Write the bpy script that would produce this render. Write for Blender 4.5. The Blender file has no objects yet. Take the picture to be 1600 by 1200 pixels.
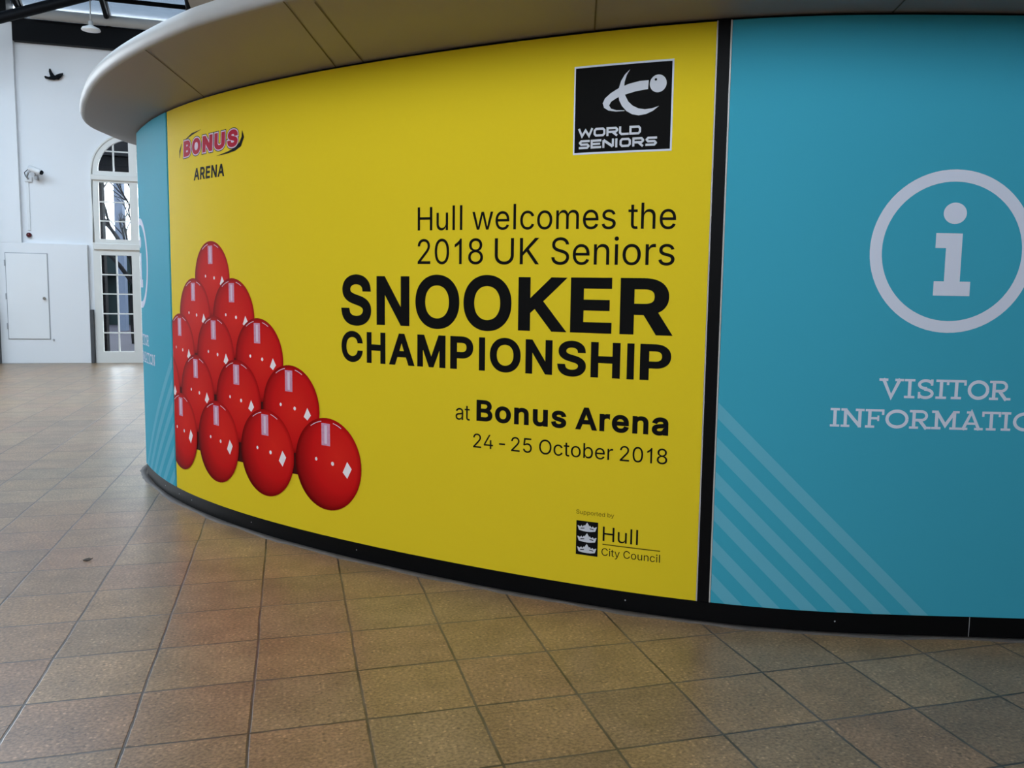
import bpy, bmesh, math, random, json
import numpy as np
from mathutils import Vector, Matrix
from mathutils.geometry import tessellate_polygon, delaunay_2d_cdt

random.seed(4)
SC = bpy.context.scene
COL = SC.collection

# ------------------------------------------------------------------ camera
cam_d = bpy.data.cameras.new('camera')
cam_d.sensor_fit = 'HORIZONTAL'
cam_d.sensor_width = 36.0
cam_d.lens = 1368.3 / 1600 * 36
cam_d.shift_x = -63.1 / 1600
cam_d.shift_y = 10.6 / 1600
cam_d.clip_start = 0.05
cam_d.clip_end = 300
cam = bpy.data.objects.new('camera', cam_d)
COL.objects.link(cam)
PIT, ROLL = 0.10676, 0.018567
_f = Vector((0, math.cos(PIT), -math.sin(PIT)))
_u0 = Vector((0, math.sin(PIT), math.cos(PIT)))
_r0 = Vector((1, 0, 0))
_r = _r0 * math.cos(ROLL) + _u0 * math.sin(ROLL)
_u = _u0 * math.cos(ROLL) - _r0 * math.sin(ROLL)
cam.matrix_world = Matrix(((_r.x, _u.x, -_f.x, 0), (_r.y, _u.y, -_f.y, 0), (_r.z, _u.z, -_f.z, 1.55), (0, 0, 0, 1)))
SC.camera = cam

# ------------------------------------------------------------------ view, sky, lights
SC.view_settings.view_transform = 'Standard'
SC.view_settings.look = 'None'
SC.view_settings.gamma = 1.0
SC.view_settings.use_curve_mapping = False
SC.view_settings.exposure = 0.0
SKY_STRENGTH = 8.8
world = bpy.data.worlds.new('sky')
SC.world = world
world.use_nodes = True
wn = world.node_tree.nodes
wn['Background'].inputs['Color'].default_value = (0.80, 0.90, 1.0, 1)
wn['Background'].inputs['Strength'].default_value = SKY_STRENGTH

# frame of the hall: u runs along the back wall and the paving, v runs away from the camera
YAW = 0.29288
NU = Vector((math.cos(YAW), math.sin(YAW), 0))
NV = Vector((-math.sin(YAW), math.cos(YAW), 0))
WALL_V = 20.3

def hall(u, v, z):
    return NU * u + NV * v + Vector((0, 0, z))

def area_light(name, loc, target, sx, sy, power, color):
    l = bpy.data.lights.new(name, 'AREA')
    l.shape = 'RECTANGLE'; l.size = sx; l.size_y = sy
    l.energy = power; l.color = color
    o = bpy.data.objects.new(name, l)
    COL.objects.link(o)
    o.location = loc
    o.rotation_euler = (Vector(target) - Vector(loc)).to_track_quat('-Z', 'Y').to_euler()
    return o

area_light('roof_daylight', hall(-6.6, 13.0, 6.9), hall(-6.6, 13.8, 0), 8.0, 6.0, 880, (0.64, 0.82, 1.0))

# ------------------------------------------------------------------ materials
MAT = {}
def new_mat(name):
    m = bpy.data.materials.new(name); m.use_nodes = True
    MAT[name] = m
    nt = m.node_tree
    return m, nt, nt.nodes['Principled BSDF']

def node(nt, kind, **kw):
    n = nt.nodes.new(kind)
    for k, v in kw.items():
        if k in n.inputs: n.inputs[k].default_value = v
        else: setattr(n, k, v)
    return n

def plain(name, col, rough=0.5, var=0.06, scale=6.0, metal=0.0, spec=0.5, bump=0.0):
    """a painted or moulded surface with a slight procedural unevenness"""
    m, nt, b = new_mat(name)
    tc = node(nt, 'ShaderNodeTexCoord')
    nz = node(nt, 'ShaderNodeTexNoise'); nz.inputs['Scale'].default_value = scale; nz.inputs['Detail'].default_value = 3
    nt.links.new(tc.outputs['Object'], nz.inputs['Vector'])
    mx = node(nt, 'ShaderNodeMix', data_type='RGBA')
    c0 = [max(0, c * (1 - var)) for c in col]; c1 = [min(1, c * (1 + var)) for c in col]
    mx.inputs['A'].default_value = (*c0, 1); mx.inputs['B'].default_value = (*c1, 1)
    nt.links.new(nz.outputs['Fac'], mx.inputs['Factor'])
    nt.links.new(mx.outputs['Result'], b.inputs['Base Color'])
    b.inputs['Roughness'].default_value = rough
    b.inputs['Metallic'].default_value = metal
    b.inputs['Specular IOR Level'].default_value = spec
    if bump:
        bp = node(nt, 'ShaderNodeBump'); bp.inputs['Strength'].default_value = bump; bp.inputs['Distance'].default_value = 0.01
        nz2 = node(nt, 'ShaderNodeTexNoise'); nz2.inputs['Scale'].default_value = scale * 12
        nt.links.new(tc.outputs['Object'], nz2.inputs['Vector'])
        nt.links.new(nz2.outputs['Fac'], bp.inputs['Height']); nt.links.new(bp.outputs['Normal'], b.inputs['Normal'])
    return m

def srgb(r, g, b):
    f = lambda c: (c / 255 / 12.92) if c <= 10 else ((c / 255 + 0.055) / 1.055) ** 2.4
    return (f(r), f(g), f(b))

plain('white_wall', (0.83, 0.84, 0.86), 0.6, 0.03, 0.8, bump=0.05)
plain('cream_frame', (0.78, 0.77, 0.73), 0.45, 0.03, 2)
plain('door_white', (0.84, 0.85, 0.86), 0.4, 0.02, 2)
plain('wall_tan', (0.35, 0.31, 0.26), 0.7, 0.04, 1)
plain('soffit_beige', (0.29, 0.265, 0.27), 0.55, 0.04, 1.5)
plain('rim_cream', (0.33, 0.33, 0.325), 0.45, 0.04, 1.5)
plain('seam_dark', (0.10, 0.08, 0.06), 0.7)
plain('black_gloss', (0.004, 0.004, 0.0045), 0.45, 0.1, 3, spec=0.06)
plain('black_steel', (0.004, 0.0045, 0.006), 0.55, 0.1, 3, spec=0.1)
plain('grey_steel', (0.42, 0.42, 0.41), 0.45, 0.05, 2)
plain('ceiling_beige', (0.45, 0.40, 0.33), 0.7, 0.04, 1)
plain('vinyl_yellow', (0.755, 0.57, 0.022), 0.42, 0.015, 1.2, spec=0.008)
plain('vinyl_blue', (0.052, 0.365, 0.50), 0.42, 0.02, 1.2, spec=0.008)
plain('vinyl_blue_pale', (0.125, 0.43, 0.56), 0.42, 0.02, 1.2, spec=0.008)
plain('vinyl_white', (0.66, 0.70, 0.82), 0.42, 0.02, 3, spec=0.008)
plain('print_black', (0.008, 0.008, 0.008), 0.42, 0.1, 4, spec=0.008)
plain('print_red', (0.42, 0.02, 0.045), 0.42, 0.04, 8, spec=0.008)
plain('print_pale', (0.68, 0.55, 0.66), 0.42, 0.04, 8, spec=0.008)
plain('print_grey', (0.60, 0.62, 0.68), 0.42, 0.04, 8, spec=0.008)
plain('print_gap', (0.06, 0.008, 0.008), 0.42, 0.1, 8, spec=0.008)
plain('print_lilac', (0.60, 0.30, 0.42), 0.42, 0.25, 60, spec=0.008)
plain('print_glint', (0.85, 0.78, 0.80), 0.42, 0.03, 8, spec=0.008)
plain('print_olive', (0.10, 0.075, 0.008), 0.42, 0.05, 8, spec=0.008)
plain('edge_trim', (0.45, 0.43, 0.42), 0.35, 0.05, 5)
plain('plastic_white', (0.78, 0.79, 0.80), 0.4, 0.03, 8)
plain('plastic_grey', (0.35, 0.36, 0.38), 0.4, 0.05, 8)
plain('beacon_red', (0.10, 0.006, 0.01), 0.2, 0.1, 8)
plain('bird_black', (0.004, 0.006, 0.009), 0.6, 0.2, 20, spec=0.1)
plain('guard_grey', (0.06, 0.062, 0.068), 0.5, 0.1, 5)
plain('brass_knob', (0.25, 0.23, 0.20), 0.35, 0.1, 10, metal=0.6)
plain('leaf_brown', (0.035, 0.022, 0.012), 0.7, 0.3, 60)
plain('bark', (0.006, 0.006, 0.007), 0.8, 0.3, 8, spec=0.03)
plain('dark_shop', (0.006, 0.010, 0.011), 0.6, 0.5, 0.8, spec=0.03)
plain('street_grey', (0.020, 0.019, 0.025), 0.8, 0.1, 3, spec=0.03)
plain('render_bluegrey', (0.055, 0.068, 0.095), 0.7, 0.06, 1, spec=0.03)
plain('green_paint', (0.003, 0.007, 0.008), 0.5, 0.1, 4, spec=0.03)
plain('lamp_shade_white', (0.85, 0.86, 0.86), 0.4, 0.02, 4)

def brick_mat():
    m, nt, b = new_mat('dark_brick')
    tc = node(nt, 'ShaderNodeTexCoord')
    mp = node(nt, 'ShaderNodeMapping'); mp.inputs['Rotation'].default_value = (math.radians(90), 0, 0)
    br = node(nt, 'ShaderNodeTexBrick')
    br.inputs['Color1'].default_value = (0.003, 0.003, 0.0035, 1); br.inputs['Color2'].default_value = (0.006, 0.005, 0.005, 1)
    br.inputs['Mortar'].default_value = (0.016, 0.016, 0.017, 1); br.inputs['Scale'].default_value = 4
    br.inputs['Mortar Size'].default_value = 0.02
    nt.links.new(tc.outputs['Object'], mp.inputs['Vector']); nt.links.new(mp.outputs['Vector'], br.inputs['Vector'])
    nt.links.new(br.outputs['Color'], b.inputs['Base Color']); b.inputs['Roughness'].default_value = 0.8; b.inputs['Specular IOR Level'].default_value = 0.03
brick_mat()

def glass_mat(name, tint, rough=0.0):
    m, nt, b = new_mat(name)
    b.inputs['Base Color'].default_value = (*tint, 1)
    b.inputs['Roughness'].default_value = rough
    b.inputs['Transmission Weight'].default_value = 1.0
    b.inputs['IOR'].default_value = 1.12
    # a faint waviness of old panes
    tc = node(nt, 'ShaderNodeTexCoord'); nz = node(nt, 'ShaderNodeTexNoise'); nz.inputs['Scale'].default_value = 3
    bp = node(nt, 'ShaderNodeBump'); bp.inputs['Strength'].default_value = 0.02
    nt.links.new(tc.outputs['Object'], nz.inputs['Vector']); nt.links.new(nz.outputs['Fac'], bp.inputs['Height'])
    nt.links.new(bp.outputs['Normal'], b.inputs['Normal'])
glass_mat('window_glass', (0.93, 0.96, 0.97))
glass_mat('roof_glass', (0.040, 0.050, 0.062), 0.25)

# paving: a rotated grid of square slabs
TA0, TDA = -1.77924, 0.40678
TB0, TDB = 2.68308, 0.43490
def floor_mat():
    m, nt, b = new_mat('paving')
    L = nt.links.new
    geo = node(nt, 'ShaderNodeNewGeometry')
    mp = node(nt, 'ShaderNodeMapping', vector_type='POINT')
    mp.inputs['Rotation'].default_value = (0, 0, -YAW)
    L(geo.outputs['Position'], mp.inputs['Vector'])
    wob = node(nt, 'ShaderNodeTexNoise'); wob.inputs['Scale'].default_value = 2.2; wob.inputs['Detail'].default_value = 2
    L(mp.outputs['Vector'], wob.inputs['Vector'])
    sep = node(nt, 'ShaderNodeSeparateXYZ'); L(mp.outputs['Vector'], sep.inputs['Vector'])
    def mth(op, a, b_=None, c=None):
        n = node(nt, 'ShaderNodeMath', operation=op)
        for i, v in enumerate((a, b_, c)):
            if v is None: continue
            if isinstance(v, (int, float)): n.inputs[i].default_value = v
            else: L(v, n.inputs[i])
        return n.outputs[0]
    wv = mth('MULTIPLY', mth('SUBTRACT', wob.outputs['Fac'], 0.5), 0.035)
    gu = mth('ADD', mth('DIVIDE', mth('SUBTRACT', sep.outputs['X'], TA0), TDA), wv)
    gv = mth('ADD', mth('DIVIDE', mth('SUBTRACT', sep.outputs['Y'], TB0), TDB), wv)
    fu, fv = mth('FRACT', gu), mth('FRACT', gv)
    du = mth('MINIMUM', fu, mth('SUBTRACT', 1.0, fu)); dv = mth('MINIMUM', fv, mth('SUBTRACT', 1.0, fv))
    d = mth('MINIMUM', du, dv)
    gn = node(nt, 'ShaderNodeTexNoise'); gn.inputs['Scale'].default_value = 30; L(mp.outputs['Vector'], gn.inputs['Vector'])
    d2 = mth('ADD', d, mth('MULTIPLY', mth('SUBTRACT', gn.outputs['Fac'], 0.5), 0.012))
    gr = node(nt, 'ShaderNodeMapRange', interpolation_type='SMOOTHSTEP'); L(d2, gr.inputs['Value'])
    gr.inputs['From Min'].default_value = 0.007; gr.inputs['From Max'].default_value = 0.017
    cx = node(nt, 'ShaderNodeCombineXYZ'); L(mth('FLOOR', gu), cx.inputs[0]); L(mth('FLOOR', gv), cx.inputs[1])
    wn_ = node(nt, 'ShaderNodeTexWhiteNoise', noise_dimensions='2D'); L(cx.outputs[0], wn_.inputs['Vector'])
    ramp = node(nt, 'ShaderNodeValToRGB'); L(wn_.outputs['Value'], ramp.inputs['Fac'])
    e = ramp.color_ramp.elements
    e[0].position = 0; e[0].color = (*srgb(130, 107, 85), 1)
    e[1].position = 1; e[1].color = (*srgb(150, 124, 95), 1)
    for p, c in ((0.3, (146, 119, 88)), (0.55, (143, 113, 88)), (0.8, (138, 115, 89))):
        x = e.new(p); x.color = (*srgb(*c), 1)
    # broad worn patches
    n1 = node(nt, 'ShaderNodeTexNoise'); n1.inputs['Scale'].default_value = 5; n1.inputs['Detail'].default_value = 5
    L(mp.outputs['Vector'], n1.inputs['Vector'])
    mr1 = node(nt, 'ShaderNodeMapRange'); L(n1.outputs['Fac'], mr1.inputs['Value'])
    mr1.inputs['From Min'].default_value = 0.3; mr1.inputs['From Max'].default_value = 0.7
    mr1.inputs['To Min'].default_value = 0.86; mr1.inputs['To Max'].default_value = 1.24
    # aggregate speckle
    n2 = node(nt, 'ShaderNodeTexNoise'); n2.inputs['Scale'].default_value = 75; n2.inputs['Detail'].default_value = 2
    L(mp.outputs['Vector'], n2.inputs['Vector'])
    mr2 = node(nt, 'ShaderNodeMapRange'); L(n2.outputs['Fac'], mr2.inputs['Value'])
    mr2.inputs['From Min'].default_value = 0.35; mr2.inputs['From Max'].default_value = 0.72
    mr2.inputs['To Min'].default_value = 0.72; mr2.inputs['To Max'].default_value = 1.45
    vo = node(nt, 'ShaderNodeTexVoronoi'); vo.inputs['Scale'].default_value = 62; vo.inputs['Randomness'].default_value = 1
    L(mp.outputs['Vector'], vo.inputs['Vector'])
    vsep = node(nt, 'ShaderNodeSeparateColor'); L(vo.outputs['Color'], vsep.inputs['Color'])
    chip = mth('MULTIPLY', mth('GREATER_THAN', vsep.outputs[0], 0.80), mth('LESS_THAN', vo.outputs['Distance'], 0.33))
    pit = mth('MULTIPLY', mth('GREATER_THAN', vsep.outputs[1], 0.88), mth('LESS_THAN', vo.outputs['Distance'], 0.40))
    k0 = mth('ADD', mr2.outputs[0], mth('SUBTRACT', mth('MULTIPLY', chip, 0.62), mth('MULTIPLY', pit, 0.28)))
    k = mth('MULTIPLY', mr1.outputs[0], k0)
    hs = node(nt, 'ShaderNodeVectorMath', operation='SCALE'); L(ramp.outputs['Color'], hs.inputs[0]); L(k, hs.inputs['Scale'])
    # joints: dark sand with paler worn stretches
    n3 = node(nt, 'ShaderNodeTexNoise'); n3.inputs['Scale'].default_value = 3.5; L(mp.outputs['Vector'], n3.inputs['Vector'])
    r3 = node(nt, 'ShaderNodeValToRGB'); L(n3.outputs['Fac'], r3.inputs['Fac'])
    r3.color_ramp.elements[0].position = 0.35; r3.color_ramp.elements[0].color = (*srgb(62, 54, 46), 1)
    r3.color_ramp.elements[1].position = 0.7; r3.color_ramp.elements[1].color = (*srgb(104, 95, 90), 1)
    mx = node(nt, 'ShaderNodeMix', data_type='RGBA')
    L(gr.outputs[0], mx.inputs['Factor']); L(r3.outputs['Color'], mx.inputs['A']); L(hs.outputs[0], mx.inputs['B'])
    L(mx.outputs['Result'], b.inputs['Base Color'])
    b.inputs['Roughness'].default_value = 0.33
    b.inputs['Specular IOR Level'].default_value = 0.5
    h = mth('ADD', mth('MULTIPLY', gr.outputs[0], 1.0), mth('MULTIPLY', n2.outputs['Fac'], 0.35))
    bp = node(nt, 'ShaderNodeBump'); bp.inputs['Strength'].default_value = 0.35; bp.inputs['Distance'].default_value = 0.004
    L(h, bp.inputs['Height']); L(bp.outputs['Normal'], b.inputs['Normal'])
floor_mat()

plain('filler_grey', (0.115, 0.10, 0.092), 0.75, 0.3, 9, bump=0.3)

def ball_mat(name, lower_dark, cx=0.58, cy=0.52, reach=0.62):
    """printed picture of a glossy red ball; UV spans the disc"""
    m, nt, b = new_mat(name); L = nt.links.new
    uv = node(nt, 'ShaderNodeUVMap'); uv.uv_map = 'print'
    def dist(cx, cy, sx=1, sy=1):
        mp = node(nt, 'ShaderNodeMapping'); mp.inputs['Location'].default_value = (-cx * sx, -cy * sy, 0); mp.inputs['Scale'].default_value = (sx, sy, 1)
        L(uv.outputs[0], mp.inputs['Vector'])
        ln = node(nt, 'ShaderNodeVectorMath', operation='LENGTH'); L(mp.outputs[0], ln.inputs[0])
        return ln.outputs['Value']
    r1 = node(nt, 'ShaderNodeValToRGB'); L(dist(cx, cy), r1.inputs['Fac'])
    e = r1.color_ramp.elements
    e[0].position = 0.0; e[0].color = (0.68, 0.022, 0.014, 1)
    e[1].position = reach; e[1].color = (lower_dark[0], lower_dark[1], lower_dark[2], 1)
    x = e.new(0.38); x.color = (0.56, 0.010, 0.010, 1)
    r2 = node(nt, 'ShaderNodeValToRGB'); L(dist(0.5, 0.5), r2.inputs['Fac'])
    r2.color_ramp.elements[0].position = 0.44; r2.color_ramp.elements[0].color = (1, 1, 1, 1)
    r2.color_ramp.elements[1].position = 0.5; r2.color_ramp.elements[1].color = (0.62, 0.5, 0.5, 1)
    mx = node(nt, 'ShaderNodeMix', data_type='RGBA', blend_type='MULTIPLY'); mx.inputs['Factor'].default_value = 1
    L(r1.outputs['Color'], mx.inputs['A']); L(r2.outputs['Color'], mx.inputs['B'])
    L(mx.outputs['Result'], b.inputs['Base Color']); b.inputs['Roughness'].default_value = 0.42
    b.inputs['Specular IOR Level'].default_value = 0.008
ball_mat('print_ball', (0.20, 0.005, 0.006))
ball_mat('print_ball_front', (0.07, 0.003, 0.004), 0.66, 0.60, 0.74)

# ------------------------------------------------------------------ object helpers
def link_obj(name, me, parent=None):
    o = bpy.data.objects.new(name, me); COL.objects.link(o)
    if parent is not None: o.parent = parent
    return o

def from_bm(name, bm, mats, parent=None, smooth=False):
    me = bpy.data.meshes.new(name)
    bm.to_mesh(me); bm.free()
    for m in (mats if isinstance(mats, (list, tuple)) else [mats]): me.materials.append(MAT[m])
    if smooth:
        for p in me.polygons: p.use_smooth = True
    return link_obj(name, me, parent)

def tag(o, label=None, cat=None, group=None, kind=None):
    if label: o['label'] = label
    if cat: o['category'] = cat
    if group: o['group'] = group
    if kind: o['kind'] = kind
    return o

def empty(name, loc=(0, 0, 0)):
    o = bpy.data.objects.new(name, None); COL.objects.link(o); o.location = loc
    o.empty_display_size = 0.1
    return o

def hbox(bm, u0, u1, v0, v1, z0, z1, mi=0, bev=0.0):
    """box in the hall's frame"""
    vs = [bm.verts.new(hall(u, v, z)) for z in (z0, z1) for (u, v) in ((u0, v0), (u1, v0), (u1, v1), (u0, v1))]
    fs = [bm.faces.new([vs[i] for i in f]) for f in ((3, 2, 1, 0), (4, 5, 6, 7), (0, 1, 5, 4), (1, 2, 6, 5), (2, 3, 7, 6), (3, 0, 4, 7))]
    for f in fs: f.material_index = mi
    if bev:
        es = {e for f in fs for e in f.edges}
        r = bmesh.ops.bevel(bm, geom=list(es), offset=bev, segments=2, affect='EDGES', profile=0.5)
        for f in r['faces']: f.material_index = mi

def tube(bm, pts, rad, seg=12, mi=0, cap=True):
    """round bar through points; rad a number or one per point"""
    pts = [Vector(p) for p in pts]; n = len(pts)
    rs = rad if isinstance(rad, (list, tuple)) else [rad] * n
    rings = []
    for i, p in enumerate(pts):
        t = (pts[min(i + 1, n - 1)] - pts[max(i - 1, 0)]).normalized()
        a = t.cross(Vector((0, 0, 1)))
        if a.length < 1e-3: a = t.cross(Vector((1, 0, 0)))
        a.normalize(); b = t.cross(a)
        rings.append([bm.verts.new(p + (a * math.cos(2 * math.pi * k / seg) + b * math.sin(2 * math.pi * k / seg)) * rs[i]) for k in range(seg)])
    for i in range(n - 1):
        for k in range(seg):
            f = bm.faces.new((rings[i][k], rings[i][(k + 1) % seg], rings[i + 1][(k + 1) % seg], rings[i + 1][k])); f.material_index = mi; f.smooth = True
    if cap:
        for r in (rings[0][::-1], rings[-1]):
            f = bm.faces.new(r); f.material_index = mi

def lathe(bm, prof, center, seg=24, axis='Z', mi=0):
    c = Vector(center); rings = []
    for r, h in prof:
        ring = []
        for k in range(seg):
            a = 2 * math.pi * k / seg
            if axis == 'Z': q = Vector((r * math.cos(a), r * math.sin(a), h))
            else: q = NU * (r * math.cos(a)) + Vector((0, 0, r * math.sin(a))) - NV * h
            ring.append(bm.verts.new(c + q))
        rings.append(ring)
    for i in range(len(rings) - 1):
        for k in range(seg):
            f = bm.faces.new((rings[i][k], rings[i][(k + 1) % seg], rings[i + 1][(k + 1) % seg], rings[i + 1][k])); f.material_index = mi; f.smooth = True
    for r in (rings[0][::-1], rings[-1]):
        try: bm.faces.new(r).material_index = mi
        except ValueError: pass
    bmesh.ops.recalc_face_normals(bm, faces=bm.faces[:])

# ------------------------------------------------------------------ the kiosk's plan
KC = (1.2, 7.5)
KTH = np.radians(np.linspace(150, 310, 9))
KR = np.array([7.2113, 5.34371, 4.32896, 3.71882, 3.38525, 3.33783, 3.4929, 3.79407, 4.7384])
def _spline(c, t):
    x = KTH; n = len(x); h = x[1] - x[0]
    M = np.zeros((n, n)); rhs = np.zeros(n); M[0, 0] = M[-1, -1] = 1
    for i in range(1, n - 1):
        M[i, i - 1:i + 2] = [1, 4, 1]; rhs[i] = 6 * (c[i - 1] - 2 * c[i] + c[i + 1]) / h ** 2
    m = np.linalg.solve(M, rhs)
    i = np.clip(((t - x[0]) / h).astype(int), 0, n - 2)
    a = (x[i + 1] - t) / h; b = (t - x[i]) / h
    return a * c[i] + b * c[i + 1] + ((a ** 3 - a) * m[i] + (b ** 3 - b) * m[i + 1]) * h * h / 6
_th = np.linspace(math.radians(183), math.radians(303), 1201)
_rr = _spline(KR, _th)
FX = KC[0] + _rr * np.cos(_th); FY = KC[1] + _rr * np.sin(_th)
FS = 2.66414 + np.r_[0, np.cumsum(np.hypot(np.diff(FX), np.diff(FY)))]      # arc length along the curved front
def front(s):
    x = np.interp(s, FS, FX); y = np.interp(s, FS, FY)
    e = 0.02
    dx = np.interp(s + e, FS, FX) - np.interp(s - e, FS, FX); dy = np.interp(s + e, FS, FY) - np.interp(s - e, FS, FY)
    l = math.hypot(dx, dy)
    return x, y, dy / l, -dx / l            # point and outward normal
def bend(s, z, off):
    x, y, nx, ny = front(s)
    return Vector((x + nx * off, y + ny * off, z))

def catmull(P, k):
    out = []; n = len(P)
    for i in range(1, n - 2):
        p0, p1, p2, p3 = [np.array(P[j], float) for j in (i - 1, i, i + 1, i + 2)]
        for j in range(k):
            t = j / k
            out.append(0.5 * (2 * p1 + (p2 - p0) * t + (2 * p0 - 5 * p1 + 4 * p2 - p3) * t * t + (3 * p1 - p0 - 3 * p2 + p3) * t ** 3))
    return out
BACK = [(FX[-40], FY[-40]), (FX[-1], FY[-1]), (4.4, 3.98), (5.25, 4.55), (5.7, 5.6), (5.35, 7.0), (4.2, 8.5), (2.3, 9.6), (0.2, 10.05),
        (-1.7, 9.95), (-2.9, 9.4), (-3.5, 8.55), (-3.56, 7.75), (FX[0], FY[0]), (FX[40], FY[40])]
PLAN = [np.array((x, y)) for x, y in zip(FX[:-1:8], FY[:-1:8])] + catmull(BACK, 8)
# carry the arc length on round the left end, so prints there can run on out of sight
_b = catmull(BACK[8:], 30)
FX = np.r_[[q[0] for q in _b], FX[0 if abs(_b[-1][0] - FX[0]) > 1e-6 else 1:]]; FY = np.r_[[q[1] for q in _b], FY[0 if abs(_b[-1][1] - FY[0]) > 1e-6 else 1:]]
_l = np.r_[0, np.cumsum(np.hypot(np.diff(FX), np.diff(FY)))]
FS = _l - _l[len(_b)] + 2.66414
NP_ = len(PLAN)
def plan_normals():
    out = []
    for i in range(NP_):
        d = PLAN[(i + 1) % NP_] - PLAN[i - 1]; d /= np.linalg.norm(d)
        out.append(np.array((d[1], -d[0])))
    return out
PNORM = plan_normals()

def ring_sweep(bm, prof, mi=0, closed_prof=False, smooth=True):
    """sweep a profile of (offset, z) round the closed plan; offset may be a function of the plan point"""
    rings = []
    for (off, z) in prof:
        ring = []
        for i in range(NP_):
            o = off(i) if callable(off) else off
            q = PLAN[i] + PNORM[i] * o
            ring.append(bm.verts.new((q[0], q[1], z(i) if callable(z) else z)))
        rings.append(ring)
    m = len(rings)
    for j in range(m if closed_prof else m - 1):
        a, b = rings[j], rings[(j + 1) % m]
        for i in range(NP_):
            k = (i + 1) % NP_
            f = bm.faces.new((a[i], a[k], b[k], b[i])); f.material_index = mi; f.smooth = smooth
    return rings

# ------------------------------------------------------------------ flat prints bent onto the curved front
def bend_flat(bm, off, s_clip=None):
    """bm holds flat geometry in (s, z, layer); slice it finely along s and bend it onto the front"""
    if s_clip is not None:
        bmesh.ops.bisect_plane(bm, geom=bm.verts[:] + bm.edges[:] + bm.faces[:], plane_co=(s_clip, 0, 0), plane_no=(-1, 0, 0), clear_outer=True)
    xs = [v.co.x for v in bm.verts]
    lo, hi = min(xs), max(xs)
    k = math.ceil(lo / 0.05) * 0.05
    while k < hi:
        bmesh.ops.bisect_plane(bm, geom=bm.verts[:] + bm.edges[:] + bm.faces[:], plane_co=(k, 0, 0), plane_no=(1, 0, 0))
        k += 0.05
    for v in bm.verts: v.co = bend(v.co.x, v.co.y, off + v.co.z)

def fill(bm, contours, layer=0.0, mi=0):
    """fill closed contours by the winding rule (holes wind the other way), whatever overlaps they have"""
    vs2, ed = [], []
    for c in contours:
        k = len(vs2); n = len(c)
        vs2 += [Vector(p) for p in c]; ed += [(k + i, k + (i + 1) % n) for i in range(n)]
    r = delaunay_2d_cdt(vs2, ed, [], 0, 1e-6)
    V_, F_ = r[0], r[2]
    C_ = [np.array(c, float) for c in contours]
    vs = [bm.verts.new((v.x, v.y, layer)) for v in V_]
    for f in F_:
        p = sum((np.array(V_[i]) for i in f), np.zeros(2)) / len(f)
        w = 0
        for c in C_:
            d = np.roll(c, -1, axis=0); up = (c[:, 1] <= p[1]) & (d[:, 1] > p[1]); dn = (c[:, 1] > p[1]) & (d[:, 1] <= p[1])
            cr = (d[:, 0] - c[:, 0]) * (p[1] - c[:, 1]) - (p[0] - c[:, 0]) * (d[:, 1] - c[:, 1])
            w += int(np.sum(up & (cr > 0))) - int(np.sum(dn & (cr < 0)))
        if w:
            q = bm.faces.new([vs[i] for i in f]); q.material_index = mi
    bmesh.ops.delete(bm, geom=[v for v in vs if not v.link_faces], context='VERTS')

def strip(bm, pts, w, layer=0.0, mi=0, closed=False):
    """ribbon of width w (number or one per point) along a flat polyline, mitred"""
    n = len(pts); ws = w if isinstance(w, (list, tuple)) else [w] * n
    L_, R_ = [], []
    for i in range(n):
        p = np.array(pts[i], float)
        a = np.array(pts[i - 1], float) if (i > 0 or closed) else None
        c = np.array(pts[(i + 1) % n], float) if (i < n - 1 or closed) else None
        d1 = (p - a) / np.linalg.norm(p - a) if a is not None else None
        d2 = (c - p) / np.linalg.norm(c - p) if c is not None else None
        if d1 is None: d1 = d2
        if d2 is None: d2 = d1
        n1 = np.array((-d1[1], d1[0])); n2 = np.array((-d2[1], d2[0])); b = n1 + n2
        b = b / max(np.linalg.norm(b), 1e-6); k = 1 / max(0.5, float(b @ n1))
        L_.append(bm.verts.new((*(p + b * ws[i] / 2 * k), layer))); R_.append(bm.verts.new((*(p - b * ws[i] / 2 * k), layer)))
    for i in range(n if closed else n - 1):
        j = (i + 1) % n
        f = bm.faces.new((R_[i], R_[j], L_[j], L_[i])); f.material_index = mi

def arc(cx, cy, rx, ry, a0, a1, n=16):
    return [(cx + rx * math.cos(math.radians(a0 + (a1 - a0) * i / n)), cy + ry * math.sin(math.radians(a0 + (a1 - a0) * i / n))) for i in range(n + 1)]


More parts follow.
